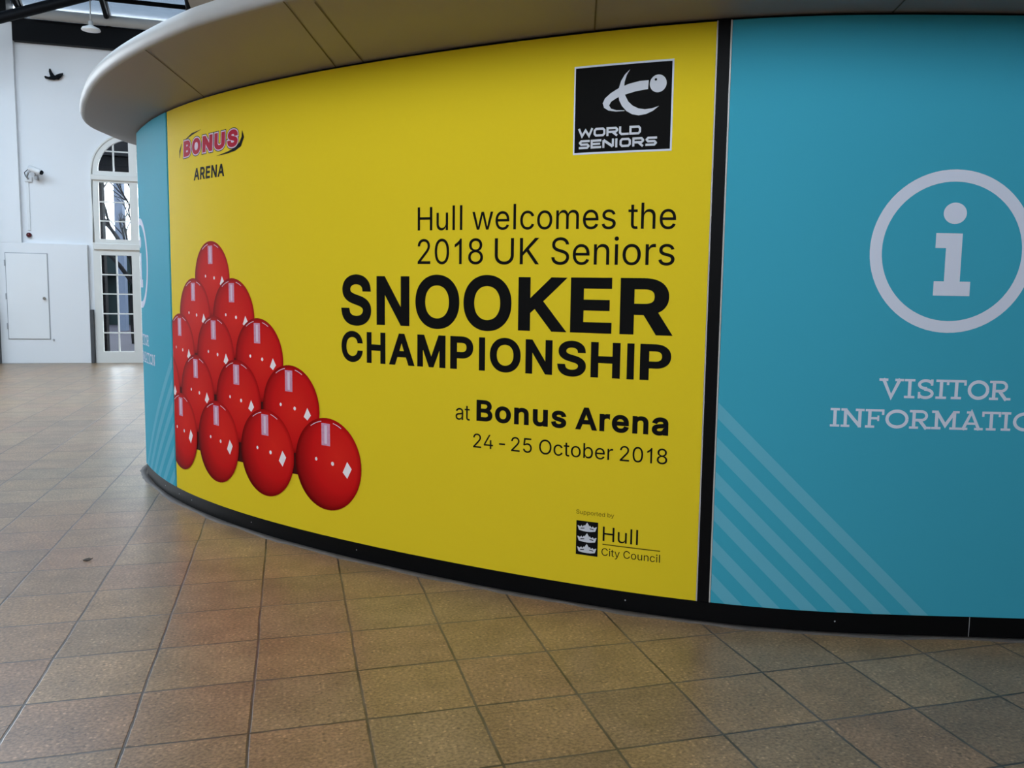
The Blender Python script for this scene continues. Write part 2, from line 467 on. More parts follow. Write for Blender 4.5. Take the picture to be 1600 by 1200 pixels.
GLYPHS = json.loads('''{"-":[0.453,[[337,244,337,188,114,188,114,244]]],"0":[0.453,[[227,-7,199,-5,174,1,151,11,130,24,111,41,95,62,80,86,69,113,62,133,57,155,53,178,50,202,48,227,48,254,48,281,50,306,53,330,57,353,63,375,69,395,81,422,95,447,112,467,130,484,151,498,174,508,200,514,227,516,254,514,279,508,302,498,323,484,342,467,358,447,372,422,384,395,391,375,396,353,400,330,403,306,405,281,405,254,405,227,403,202,400,178,396,155,391,133,384,113,373,86,359,62,342,41,323,24,302,11,279,1,254,-5],[227,50,245,51,261,56,276,63,290,74,303,87,313,103,323,122,330,144,336,168,340,194,343,223,344,254,343,285,340,314,336,341,330,365,323,387,313,405,303,422,290,435,276,446,261,453,245,458,227,460,209,458,192,453,177,446,163,435,151,422,140,405,131,387,123,365,117,341,113,314,110,285,109,254,110,223,113,194,117,168,123,144,131,122,140,103,151,87,163,74,177,63,192,56,209,51]]],"1":[0.453,[[76,0,76,55,391,55,391,0],[276,509,276,0,212,0,212,448,209,448,86,358,86,427,198,509]]],"2":[0.453,[[64,0,64,47,234,229,248,243,261,257,272,270,282,282,291,294,299,305,305,316,311,327,315,337,318,348,320,360,320,371,319,385,317,397,313,408,308,419,301,428,293,436,283,443,273,449,262,454,250,457,237,459,224,460,209,459,196,457,184,453,172,447,162,441,153,433,145,424,139,413,134,402,130,390,128,376,127,362,66,362,67,384,71,405,77,424,86,442,98,459,111,473,126,486,143,496,162,505,182,511,203,514,225,516,247,514,268,511,288,505,306,497,323,486,337,474,350,461,361,445,370,428,376,411,380,392,381,372,380,358,378,345,375,331,371,318,365,304,357,290,347,275,336,259,322,241,306,223,288,202,267,180,153,60,153,57,389,57,389,0]]],"3":[0.453,[[218,-7,195,-6,173,-3,152,2,133,10,114,19,98,30,83,43,70,57,60,74,52,91,46,111,44,132,109,132,111,119,115,107,120,97,126,87,134,78,144,71,154,64,165,59,178,55,191,52,204,50,219,50,234,51,248,53,262,56,275,61,287,67,297,74,307,83,315,93,321,104,325,116,328,130,329,145,328,158,326,172,322,184,316,196,308,207,299,217,288,226,275,234,260,240,242,244,223,247,201,248,157,248,157,299,288,448,288,452,70,452,70,509,372,509,372,461,211,278,211,289,239,290,264,288,287,284,308,276,327,265,344,253,359,239,371,222,381,205,387,186,392,166,393,145,392,123,387,103,380,84,370,66,358,50,344,36,327,23,309,12,288,4,266,-2,243,-6]]],"4":[0.453,[[40,105,40,158,247,509,311,509,109,166,109,163,413,163,413,105],[282,0,282,121,282,146,282,318,343,318,343,0]]],"5":[0.453,[[221,-7,199,-6,178,-2,159,3,140,11,123,21,108,32,94,45,83,60,73,76,66,93,62,111,60,130,122,130,124,119,127,108,132,98,138,89,145,80,154,73,163,66,173,60,184,56,196,52,208,50,221,50,236,51,250,53,264,58,276,64,288,72,298,82,307,92,314,104,320,117,324,131,327,146,328,162,327,178,324,193,320,208,314,221,306,233,297,244,286,254,275,262,262,269,248,273,233,276,218,277,205,276,192,275,180,272,167,268,156,264,145,258,136,252,128,246,67,253,96,509,366,509,366,452,151,452,134,301,136,301,145,308,155,315,166,320,178,325,190,329,203,331,216,333,229,334,247,333,263,330,279,326,294,321,308,314,321,306,334,296,345,285,355,273,364,260,372,246,379,231,384,215,388,199,390,181,391,163,390,139,385,117,379,95,369,76,357,57,343,41,327,27,309,15,289,6,268,-1,245,-5]]],"6":[0.453,[[226,-7,203,-5,182,-1,161,5,142,15,125,26,109,40,96,56,84,74,75,94,69,115,65,138,64,162,65,180,68,199,73,219,80,239,89,261,102,285,118,311,137,340,252,509,322,509,151,261,145,261,149,268,154,275,159,281,165,288,172,293,179,299,187,303,196,307,205,310,214,312,224,314,235,314,257,313,278,309,298,303,316,295,332,284,346,271,359,257,370,240,378,221,384,201,388,180,389,157,388,134,384,112,377,92,368,73,356,55,343,39,327,26,310,14,291,5,271,-2,249,-6],[226,48,241,49,254,52,267,56,279,63,289,70,299,79,307,90,314,101,320,114,324,128,327,142,327,157,327,173,324,187,320,201,314,213,307,225,299,235,289,244,279,251,267,258,254,262,241,264,226,265,212,264,198,262,186,258,174,252,163,244,153,235,145,225,138,214,132,201,128,188,126,174,125,158,126,143,128,128,132,114,138,102,145,90,153,79,163,70,174,63,186,56,198,52,212,49]]],"7":[0.453,[[97,0,323,448,323,452,62,452,62,509,391,509,391,449,165,0]]],"8":[0.453,[[226,-7,201,-6,178,-2,156,3,136,11,117,21,101,33,86,47,74,62,64,78,57,96,53,115,52,135,53,151,55,166,59,181,65,195,72,208,81,220,90,231,101,241,113,249,125,256,139,261,153,265,153,267,135,273,119,282,105,293,93,308,83,324,76,342,72,360,70,380,72,399,75,417,82,434,90,450,101,464,114,477,129,488,146,498,164,506,184,511,204,514,226,516,248,514,269,511,288,506,306,498,323,488,337,477,350,464,361,450,370,434,377,417,380,399,382,380,380,361,376,342,369,324,359,308,347,293,333,282,318,273,300,267,300,265,314,261,327,256,339,249,351,241,362,231,372,220,380,208,387,195,393,181,397,166,400,151,401,135,399,115,395,96,388,78,378,62,366,47,352,33,335,21,317,11,296,3,275,-2,251,-6],[226,49,243,50,258,52,272,55,285,60,296,66,307,74,315,82,323,91,329,102,333,113,336,126,337,139,336,152,333,165,329,177,322,189,314,199,305,208,295,216,283,223,270,228,256,232,242,234,226,235,211,234,196,232,182,228,169,223,157,216,147,208,138,199,130,189,123,177,119,165,116,152,115,139,116,126,119,113,123,102,129,91,136,82,145,74,156,66,167,60,180,55,195,52,210,50],[226,290,239,290,252,292,263,296,274,300,284,306,293,313,300,321,307,330,312,341,316,351,318,363,319,376,318,388,316,399,313,410,308,420,301,429,294,437,285,444,275,449,264,454,252,457,240,459,226,460,213,459,200,457,188,454,177,449,167,444,159,437,151,429,145,420,139,410,136,399,134,388,133,376,134,363,136,351,139,341,145,330,151,321,159,313,168,306,178,300,189,296,201,292,213,290]]],"9":[0.453,[[226,516,249,514,271,510,291,503,310,494,328,482,343,468,356,452,368,434,377,414,384,393,388,371,389,347,388,328,385,309,380,290,373,270,363,248,350,224,334,197,315,168,200,0,130,0,301,248,307,248,303,240,299,234,294,227,287,221,281,215,273,210,265,206,257,202,248,199,238,196,228,195,218,195,195,196,175,199,155,206,137,214,121,225,106,237,94,252,83,269,74,287,68,307,65,329,64,352,65,375,69,397,75,417,85,436,96,454,110,469,125,483,143,494,162,504,182,510,203,514],[226,460,212,459,199,457,186,452,174,446,163,438,154,429,145,419,138,407,133,395,129,381,126,367,125,352,126,336,129,322,133,308,138,295,145,284,154,274,163,265,174,257,186,251,199,247,212,244,226,243,240,244,254,247,267,251,279,257,289,265,299,273,307,284,314,295,320,308,324,321,327,335,327,350,327,366,324,381,320,394,314,407,307,419,299,429,290,438,279,446,267,452,254,457,241,459]]],"A":[0.48,[[16,0,201,509,276,509,463,0,395,0,287,302,282,317,276,334,270,352,264,372,257,394,250,420,241,447,232,478,245,478,236,447,228,419,220,393,213,371,206,351,201,333,195,317,191,302,85,0],[110,142,110,199,370,199,370,142]]],"B":[0.456,[[60,0,60,509,241,509,266,508,289,504,310,499,329,491,345,481,359,469,371,456,381,442,388,426,394,410,397,392,398,374,397,358,395,344,392,331,387,320,380,310,373,301,365,293,356,286,347,280,336,275,326,270,315,267,315,262,327,261,339,257,351,252,363,245,374,237,385,227,394,216,402,203,409,189,414,173,417,155,418,136,417,117,413,100,408,83,400,67,390,52,377,39,362,28,344,18,324,10,301,4,275,1,247,0],[125,57,245,57,272,58,296,63,315,70,330,80,341,92,349,105,354,120,355,137,355,149,352,161,348,173,342,184,335,194,327,203,317,211,306,218,293,224,279,228,264,230,248,231,125,231],[125,285,238,285,252,286,265,288,277,291,288,296,299,302,308,309,316,317,323,326,329,337,333,348,335,359,336,372,334,388,330,403,323,417,313,429,299,439,283,446,263,450,240,452,125,452]]],"C":[0.51,[[267,-7,246,-6,225,-3,205,1,186,7,168,15,150,25,134,36,119,49,104,63,92,79,80,96,70,115,61,135,53,157,48,179,44,203,41,228,40,254,41,280,44,305,48,329,53,352,61,373,70,393,80,412,92,429,104,445,119,459,134,472,150,484,168,493,186,501,205,508,225,512,246,515,267,516,286,515,305,513,323,509,340,504,357,498,373,490,388,481,402,471,415,460,427,447,438,433,448,418,456,402,463,385,469,367,473,348,408,348,405,361,401,373,395,384,389,395,382,404,375,413,366,421,357,428,348,435,337,440,327,445,315,449,304,452,292,454,280,455,267,456,245,454,223,450,203,443,184,432,166,419,150,403,137,385,125,364,116,340,109,314,105,285,103,254,105,223,109,194,116,168,125,145,137,123,151,105,166,89,184,76,203,66,223,59,245,54,267,53,280,53,292,55,304,57,315,60,327,64,337,69,348,74,357,81,366,88,375,96,382,105,389,114,395,125,401,136,405,148,408,160,473,160,469,142,463,124,457,107,448,91,438,76,428,62,416,49,402,38,388,28,373,19,357,11,341,5,323,0,305,-4,286,-6]]],"E":[0.419,[[60,0,60,509,372,509,372,452,125,452,125,286,355,286,355,229,125,229,125,57,375,57,375,0]]],"H":[0.517,[[60,0,60,509,125,509,125,289,392,289,392,509,457,509,457,0,392,0,392,232,125,232,125,0]]],"I":[0.301,[[31,0,31,57,118,57,118,452,31,452,31,509,269,509,269,452,183,452,183,57,269,57,269,0]]],"K":[0.467,[[104,145,104,216,113,228,122,239,130,250,139,261,148,272,157,282,165,293,174,303,184,314,193,324,202,334,212,344,364,509,448,509,231,276,228,276],[60,0,60,509,125,509,125,334,124,225,125,193,125,0],[372,0,188,259,228,309,449,0]]],"M":[0.628,[[60,0,60,509,152,509,277,187,280,181,282,174,285,167,287,159,290,150,293,141,296,132,299,123,302,113,305,103,308,93,311,84,314,74,317,65,319,57,322,49,307,49,318,83,321,92,324,102,327,111,330,121,333,131,336,140,339,149,342,158,345,167,348,174,350,181,352,187,476,509,568,509,568,0,504,0,504,291,504,299,504,308,504,317,504,327,505,337,505,347,505,358,505,369,506,413,506,424,507,435,507,446,507,457,513,457,509,445,505,433,502,421,498,409,494,397,490,386,486,374,482,363,478,352,474,341,471,331,467,322,464,313,461,305,458,297,456,291,342,0,286,0,170,291,168,297,165,304,162,312,159,321,156,330,152,340,149,350,145,361,141,372,137,384,133,396,129,408,125,420,121,432,116,445,112,457,119,457,119,447,119,437,120,427,120,416,120,405,120,394,121,383,121,372,122,328,122,318,122,309,122,300,122,291,122,0]]],"N":[0.523,[[60,0,60,509,136,509,343,183,347,176,352,169,357,160,363,151,369,141,375,130,381,119,388,107,394,94,401,82,407,68,414,55,405,54,403,68,402,81,401,95,401,108,400,121,400,134,399,146,399,157,399,168,399,178,399,187,399,195,399,509,463,509,463,0,387,0,202,290,196,300,190,310,184,320,177,331,171,342,164,354,156,367,148,381,108,452,119,454,122,384,123,368,123,354,124,340,124,328,125,317,125,307,125,298,125,291,125,0]]],"O":[0.533,[[267,-7,246,-6,225,-3,205,1,186,7,168,15,150,25,134,36,119,49,105,63,92,79,80,96,70,115,61,135,53,157,48,179,44,203,41,228,40,254,41,280,44,305,48,329,53,352,61,373,70,393,80,412,92,429,105,445,119,459,134,472,150,484,168,493,186,501,205,508,225,512,246,515,267,516,288,515,309,512,329,508,348,501,366,493,384,484,400,472,415,459,429,445,442,429,453,412,464,393,473,373,480,352,486,329,490,305,492,280,493,254,492,228,490,203,486,179,480,157,473,135,464,115,453,96,442,79,429,63,415,49,400,36,384,25,366,15,348,7,329,1,309,-3,288,-6],[267,53,289,54,310,59,330,66,349,76,367,89,383,105,396,123,408,144,418,168,425,194,429,223,430,254,429,286,425,314,418,341,408,365,396,386,383,404,367,420,349,433,330,443,310,450,289,454,267,456,245,454,223,450,203,443,184,433,167,420,151,404,137,385,125,364,116,340,109,314,105,285,103,254,105,223,109,194,116,168,125,144,137,123,151,105,167,89,184,76,203,66,223,59,245,54]]],"P":[0.445,[[60,0,60,509,235,509,263,507,289,503,312,497,332,487,350,476,366,462,379,447,390,430,398,411,404,391,407,370,409,348,407,325,404,304,398,284,390,265,379,248,366,233,350,219,332,207,312,198,289,191,263,187,235,186,109,186,109,242,233,242,252,243,269,246,284,250,297,256,308,264,318,272,327,282,333,294,338,306,342,319,344,333,344,348,344,362,342,376,338,389,333,402,326,413,318,423,308,431,297,439,284,444,268,449,251,451,232,452,125,452,125,0]]],"R":[0.449,[[60,0,60,509,236,509,264,507,290,504,313,497,333,489,351,478,367,465,380,450,390,433,399,415,405,395,408,374,409,352,408,330,405,309,399,290,390,271,380,255,367,240,351,228,333,217,312,209,289,203,264,199,236,198,96,198,96,255,234,255,252,256,269,258,284,262,298,267,309,273,319,281,327,290,334,300,339,312,342,324,344,338,345,352,344,367,342,380,339,393,334,405,327,415,319,425,309,433,298,440,284,445,269,449,252,451,233,452,125,452,125,0],[353,0,230,229,303,229,428,0]]],"S":[0.447,[[224,-9,197,-8,172,-4,149,1,128,9,108,19,91,31,76,45,64,60,54,77,46,96,41,115,38,137,104,137,107,123,110,110,116,98,123,88,132,79,142,71,154,64,166,59,180,55,194,52,209,50,224,49,241,50,257,52,272,55,286,60,299,66,311,74,321,82,329,92,336,102,341,114,345,126,346,139,345,151,342,161,338,171,332,179,325,186,316,193,307,199,296,205,284,209,272,214,259,218,245,222,184,239,154,249,128,260,105,274,86,289,71,307,60,326,54,348,52,372,53,393,58,413,65,431,75,448,87,463,102,476,119,488,138,498,158,506,180,511,203,514,227,516,252,514,275,511,296,505,316,498,334,488,351,476,365,463,377,449,387,433,394,415,399,397,401,378,337,378,334,396,326,412,316,426,302,437,286,447,267,453,247,457,225,459,209,458,194,456,180,452,167,448,156,442,145,435,136,427,129,418,123,409,118,398,116,387,115,376,116,363,119,352,124,342,131,334,139,326,148,319,158,313,169,308,180,304,191,300,202,296,212,293,264,279,276,276,287,272,299,268,312,264,324,258,336,252,347,245,359,238,369,229,379,220,387,209,395,198,401,185,405,171,407,155,408,139,407,118,403,99,396,81,386,64,374,48,360,34,343,21,323,11,302,2,278,-4,252,-8]]],"U":[0.517,[[259,-8,230,-7,203,-2,177,5,154,15,133,28,114,43,98,60,85,80,74,101,66,124,62,148,60,173,60,509,124,509,124,178,125,160,128,144,133,128,141,113,150,99,160,87,173,77,187,68,203,61,220,56,239,53,259,52,279,53,298,56,315,61,331,68,345,77,357,87,368,99,377,113,384,128,389,144,392,160,393,178,393,509,457,509,457,173,456,148,451,124,443,101,433,80,419,60,403,43,384,28,363,15,340,5,315,-2,288,-7]]],"a":[0.389,[[160,-9,142,-8,126,-5,110,-1,94,5,80,12,68,22,57,32,48,45,40,58,35,73,31,90,30,108,31,123,34,138,38,150,43,161,50,171,58,179,67,187,78,193,89,199,100,203,112,207,125,211,138,213,152,216,165,218,178,220,194,222,209,224,222,225,234,227,244,228,252,230,259,232,265,235,270,238,273,243,275,248,276,255,276,257,275,268,273,279,271,288,267,297,262,304,256,311,248,317,240,322,230,326,220,329,208,330,196,331,183,330,171,329,159,326,149,322,140,318,132,313,124,307,118,301,112,294,107,288,103,281,100,274,41,291,48,308,57,322,67,335,79,346,91,355,104,364,118,370,133,375,148,379,163,382,179,384,194,384,204,384,215,383,227,382,239,379,251,376,263,372,275,367,286,360,296,353,306,343,315,333,322,320,329,306,333,290,336,272,337,251,337,0,277,0,277,52,272,52,269,45,264,38,258,32,252,25,244,18,236,12,226,6,215,1,203,-3,190,-6,176,-8],[170,45,187,46,202,49,216,53,228,59,239,66,248,74,257,83,263,93,269,104,272,115,275,126,276,138,276,190,273,188,270,186,265,184,259,182,253,180,246,179,239,177,231,176,223,175,216,173,208,172,200,171,193,170,186,169,181,169,175,168,165,166,154,164,144,162,134,159,125,155,117,150,110,145,103,139,98,132,95,124,93,115,92,105,92,95,94,87,98,79,102,72,107,66,114,61,121,56,130,52,139,49,149,47,159,46]]],"b":[0.424,[[229,-8,213,-7,198,-5,184,-1,172,4,162,10,153,17,145,24,138,31,132,39,127,46,122,53,118,59,112,59,112,0,53,0,53,509,114,509,114,319,118,319,122,325,127,331,132,338,137,346,144,353,152,360,161,367,171,373,183,378,197,381,212,384,229,384,252,383,274,378,294,371,313,361,330,347,345,332,359,313,370,293,379,270,385,245,389,218,390,189,389,160,385,133,379,108,370,84,359,64,346,45,330,29,313,16,294,5,274,-2,252,-7],[220,47,237,48,253,51,267,57,279,66,291,76,301,88,309,101,316,117,321,133,325,151,327,170,328,189,327,209,325,227,321,245,316,261,309,276,301,290,291,301,280,311,267,319,253,325,237,329,220,330,203,329,188,325,174,320,161,312,150,302,140,291,132,278,125,263,120,247,116,229,113,210,113,189,113,169,116,150,120,132,125,115,132,100,140,86,150,75,162,65,174,57,188,51,204,48]]],"c":[0.396,[[207,-8,182,-7,159,-2,137,6,117,16,98,30,82,46,68,64,56,85,46,108,40,133,36,159,34,187,36,216,40,243,46,268,56,291,68,312,82,330,98,346,117,360,137,371,159,378,182,383,207,384,221,384,234,383,247,380,260,377,272,373,284,368,295,362,305,356,315,349,324,341,332,332,340,322,347,312,353,301,358,289,362,277,303,262,301,269,298,276,294,283,290,289,286,295,281,301,276,306,270,311,264,315,257,319,250,322,242,325,234,327,226,329,217,329,207,330,189,329,173,325,158,319,145,310,134,300,124,287,115,274,108,258,103,242,99,224,97,206,96,187,97,169,99,151,103,134,108,117,115,102,124,89,134,76,145,66,158,57,173,51,189,48,207,46,217,47,226,48,234,49,243,52,250,54,258,58,264,62,271,66,277,71,282,76,287,82,292,89,296,95,299,102,302,110,304,117,363,102,359,90,354,78,348,67,341,56,334,46,325,37,316,29,306,21,296,15,285,9,273,4,261,-1,248,-4,235,-6,221,-8]]],"d":[0.424,[[195,-8,172,-7,151,-2,130,5,111,16,94,29,79,45,66,64,55,84,46,108,39,133,35,160,34,189,35,218,39,245,46,270,55,293,66,313,79,332,95,347,112,361,131,371,151,378,173,383,196,384,213,384,228,381,241,378,253,373,263,367,272,360,280,353,287,346,293,338,298,331,303,325,306,319,311,319,311,509,372,509,372,0,313,0,313,59,307,59,303,53,298,46,293,39,287,31,280,24,272,17,263,10,252,4,241,-1,227,-5,212,-7],[205,47,221,48,236,51,250,57,263,65,274,75,284,86,293,100,299,115,305,132,309,150,311,169,312,189,311,210,309,229,305,247,300,263,293,278,284,291,275,302,263,312,251,320,237,325,221,329,205,330,187,329,172,325,157,319,145,311,133,301,124,290,115,276,108,261,103,245,99,227,97,209,96,189,97,170,99,151,103,133,109,117,115,101,124,88,134,76,145,66,158,57,172,51,188,48]]],"e":[0.404,[[212,-8,185,-7,161,-2,138,6,117,16,98,30,82,46,68,64,56,85,46,108,40,132,35,159,34,187,35,215,39,242,46,267,55,290,67,311,81,329,97,346,115,359,135,370,157,378,180,383,205,384,221,384,236,382,251,379,266,374,280,368,294,361,307,351,319,341,331,329,341,315,350,299,357,282,363,263,368,242,370,219,371,194,371,169,75,169,75,221,338,221,310,202,309,220,307,237,303,254,298,269,291,282,283,294,273,305,263,314,250,321,237,326,222,329,205,330,189,329,173,326,159,321,146,313,135,304,125,294,116,282,109,270,103,256,99,241,97,226,96,211,96,178,97,157,100,139,104,122,110,106,118,92,128,80,139,70,151,61,165,55,179,50,195,47,212,46,224,47,234,48,244,50,254,53,263,56,271,61,278,66,285,73,292,80,297,88,302,96,306,105,365,91,360,77,353,63,345,51,335,39,324,29,311,19,298,11,283,4,266,-1,249,-5,231,-7]]],"h":[0.41,[[114,227,114,0,53,0,53,509,114,509,114,287,102,287,112,312,124,332,137,349,152,362,169,372,187,379,207,383,227,384,246,383,264,380,280,376,295,369,309,360,321,349,332,336,341,321,348,304,353,285,356,264,357,240,357,0,296,0,296,235,295,256,290,275,283,291,273,304,260,315,246,323,229,328,210,329,197,328,184,326,172,322,161,317,150,311,141,303,133,293,126,283,121,271,117,257,114,243]]],"i":[0.167,[[53,0,53,379,114,379,114,0],[84,443,75,444,67,446,60,449,54,455,48,461,44,468,42,475,41,483,42,491,44,499,48,506,54,512,60,517,67,521,75,523,84,524,92,523,100,521,107,517,114,512,119,506,123,499,126,491,126,483,126,475,123,468,119,461,114,455,107,449,100,446,92,444]]],"l":[0.189,[[139,-2,119,-1,101,3,86,10,74,20,65,33,58,47,54,65,53,84,53,509,114,509,114,99,114,87,115,77,117,68,120,62,124,58,130,54,137,53,146,52,150,52,154,52,158,52,160,53,163,53,165,53,167,54,170,54,181,3,176,2,172,1,167,0,162,-1,156,-2,151,-2,145,-2]]],"m":[0.61,[[53,0,53,379,112,379,112,295,108,295,112,310,118,323,125,335,132,346,141,355,151,363,161,370,172,376,183,380,195,384,207,386,219,386,239,385,257,380,273,372,287,361,299,347,309,331,316,314,321,295,312,295,317,308,322,321,329,332,337,343,347,353,357,361,368,369,381,375,394,380,407,383,422,385,437,386,453,385,468,383,483,378,497,372,510,364,522,354,532,342,541,328,548,313,553,296,556,276,557,255,557,0,496,0,496,254,494,273,490,289,483,302,473,313,460,321,447,326,433,329,419,330,406,330,395,328,384,324,374,320,365,314,358,307,351,299,345,290,341,280,338,270,336,259,335,247,335,0,274,0,274,260,273,275,269,288,262,301,253,311,242,320,229,326,215,329,199,330,188,330,178,328,168,325,158,320,148,314,140,307,132,299,126,289,121,278,117,266,114,253,114,238,114,0]]],"n":[0.41,[[114,227,114,0,53,0,53,379,112,379,112,287,102,287,112,312,124,332,137,349,152,362,169,372,187,379,207,383,227,384,246,383,264,380,280,376,295,369,309,360,321,349,332,336,341,321,348,304,353,285,356,264,357,240,357,0,296,0,296,235,295,256,290,275,283,291,273,304,260,315,246,323,229,328,210,329,197,328,184,326,172,322,161,317,150,311,141,303,133,293,126,283,121,271,117,257,114,243]]],"o":[0.415,[[207,-8,182,-7,159,-2,137,6,117,16,98,30,82,46,68,64,56,85,46,108,40,133,36,159,34,187,36,216,40,243,46,268,56,291,68,312,82,330,98,346,117,360,137,371,159,378,182,383,207,384,233,383,256,378,278,371,299,360,317,346,333,330,347,312,359,291,369,268,376,243,380,216,381,187,380,159,376,133,369,108,359,85,347,64,333,46,317,30,299,16,278,6,256,-2,233,-7],[207,46,226,48,242,51,257,57,270,66,282,76,292,89,300,102,307,117,312,134,316,151,318,169,319,187,318,206,316,224,312,242,307,258,300,274,292,287,282,300,270,310,257,319,242,325,226,329,207,330,189,329,173,325,158,319,145,310,134,300,124,287,115,274,108,258,103,242,99,224,97,206,96,187,97,169,99,151,103,134,108,117,115,102,124,89,134,76,145,66,158,57,173,51,189,48]]],"p":[0.424,[[53,-143,53,379,112,379,112,319,118,319,122,325,126,331,131,338,137,346,144,353,152,360,161,367,171,373,183,378,197,381,212,384,229,384,252,383,274,378,294,371,313,361,330,347,345,332,359,313,370,293,379,270,385,245,389,218,390,189,389,160,385,133,379,108,370,84,359,64,346,45,330,29,313,16,294,5,274,-2,252,-7,229,-8,213,-7,198,-5,184,-1,173,4,162,10,153,17,145,24,138,31,132,39,127,46,122,53,118,59,114,59,114,-143],[220,47,237,48,253,51,267,57,279,66,291,76,301,88,309,101,316,117,321,133,325,151,327,170,328,189,327,209,325,227,321,245,316,261,309,276,301,290,291,301,280,311,267,319,253,325,237,329,220,330,203,329,188,325,174,320,161,312,150,302,140,291,132,278,125,263,120,247,116,229,113,210,113,189,113,169,116,150,120,132,125,115,132,100,140,86,150,75,162,65,174,57,188,51,204,48]]],"r":[0.259,[[53,0,53,379,112,379,112,321,115,321,122,335,130,347,140,358,152,367,166,375,181,380,196,384,213,385,217,385,221,385,225,385,229,384,234,384,237,384,241,384,243,384,243,322,242,323,239,323,235,324,230,324,224,325,219,325,213,326,207,326,194,325,182,323,170,319,159,315,149,309,140,301,132,293,126,284,121,273,117,262,114,250,114,237,114,0]]],"s":[0.365,[[182,-8,163,-7,145,-5,128,-2,112,3,98,10,84,18,72,27,62,38,53,50,45,63,40,78,36,94,94,107,99,92,105,79,114,69,124,60,136,54,150,49,165,46,181,45,200,46,217,50,232,55,244,62,255,71,262,81,267,91,268,103,267,112,265,121,260,129,254,136,246,142,237,147,225,151,212,155,149,170,125,177,104,186,87,196,72,208,61,222,53,237,48,255,47,274,48,290,51,305,57,319,65,332,75,343,87,354,100,363,115,370,131,377,149,381,167,384,187,384,206,384,223,381,239,378,254,372,267,366,279,358,290,349,299,339,307,328,314,316,319,303,324,290,268,277,264,288,258,298,251,307,243,316,232,323,219,328,205,331,187,333,171,332,156,329,143,324,131,317,121,308,114,299,110,289,109,277,110,267,112,258,117,250,124,243,133,237,144,232,157,227,172,223,229,209,254,202,275,194,292,183,306,171,317,158,325,142,330,125,331,107,330,90,326,75,321,61,312,47,302,35,290,24,276,15,260,6,242,0,223,-5,203,-7]]],"t":[0.227,[[204,379,204,327,6,327,6,379],[65,471,126,471,126,98,127,86,128,76,132,68,136,61,142,56,150,53,159,51,170,50,173,50,177,50,181,51,185,51,190,52,194,52,198,53,202,54,213,2,208,0,203,-1,198,-2,192,-3,186,-3,180,-4,174,-4,168,-4,145,-3,125,2,107,10,92,21,80,35,72,52,67,71,65,93]]],"u":[0.41,[[182,-5,164,-4,146,-1,130,4,115,11,101,20,89,31,78,44,69,59,62,76,57,95,54,116,53,139,53,379,114,379,114,144,115,123,119,105,127,89,137,75,150,64,164,56,181,52,200,50,213,51,226,53,238,57,249,62,259,69,268,77,276,86,283,97,289,109,293,122,295,137,296,153,296,379,357,379,357,0,298,0,298,92,307,92,297,67,286,47,272,30,257,17,240,7,222,0,203,-4]]],"w":[0.567,[[138,0,23,379,87,379,133,214,138,196,143,177,149,157,154,137,159,115,165,91,170,67,175,41,165,41,170,66,175,90,180,113,186,135,191,156,196,176,201,195,206,214,252,379,316,379,362,214,366,196,371,176,376,157,382,136,387,114,392,91,397,67,402,41,391,41,397,66,402,90,408,113,413,135,418,156,423,176,429,195,434,214,480,379,545,379,429,0,368,0,319,172,315,185,312,198,308,212,305,225,301,239,297,252,294,266,291,280,287,295,284,309,280,323,277,338,291,338,287,323,284,309,280,295,277,280,273,266,270,252,266,238,263,225,259,211,255,198,252,185,248,172,199,0]]],"y":[0.389,[[47,-139,61,-86,71,-87,80,-89,88,-90,96,-90,104,-89,111,-87,118,-84,124,-80,130,-74,136,-67,141,-58,146,-48,151,-36,163,-1,17,379,84,379,165,155,171,138,177,121,182,104,187,87,191,70,196,53,201,37,206,21,184,21,188,37,193,53,198,70,202,87,207,104,212,121,218,138,224,155,305,379,371,379,204,-58,198,-72,191,-85,184,-97,177,-107,168,-116,159,-124,150,-130,139,-136,128,-140,117,-143,104,-145,91,-145,84,-145,77,-145,71,-144,65,-143,59,-142,54,-141,51,-140]]]}''')

def offset_contour(c, d):
    """move a contour outward by d (left of its direction, glyphs wind clockwise)"""
    n = len(c); out = []
    for i in range(n):
        p = np.array(c[i]); a = np.array(c[i - 1]); b = np.array(c[(i + 1) % n])
        d1 = (p - a) / max(np.linalg.norm(p - a), 1e-9); d2 = (b - p) / max(np.linalg.norm(b - p), 1e-9)
        n1 = np.array((-d1[1], d1[0])); n2 = np.array((-d2[1], d2[0])); m = n1 + n2
        l = np.linalg.norm(m); m = m / l if l > 1e-6 else n1
        k = 1 / max(0.45, float(m @ n1))
        q = p + m * d * k
        out.append((q[0], q[1]))
    return out

GLYPHS['1'] = [0.36, [[257, 0, 195, 0, 195, 400, 140, 360, 85, 335, 85, 395, 150, 437, 200, 480, 217, 512, 257, 512]]]
GLYPHS['l'] = [0.19, [[62, 0, 62, 530, 125, 530, 125, 0]]]
GLYPHS['I'] = [0.19, [[60, 0, 60, 509, 125, 509, 125, 0]]]

def text_contours(s, bold=0.0):
    """outlines of a string in em units, each glyph a list of contours"""
    x = 0; res = []
    for ch in s:
        if ch == ' ':
            x += 0.19; continue
        adv, cs = GLYPHS[ch]
        g = []
        for c in cs:
            pts = [(c[i] / 1000, c[i + 1] / 1000) for i in range(0, len(c), 2)]
            if bold: pts = offset_contour(pts, bold)
            g.append([(px + x, py) for px, py in pts])
        res.append(g); x += adv + 1.7 * bold
    return res

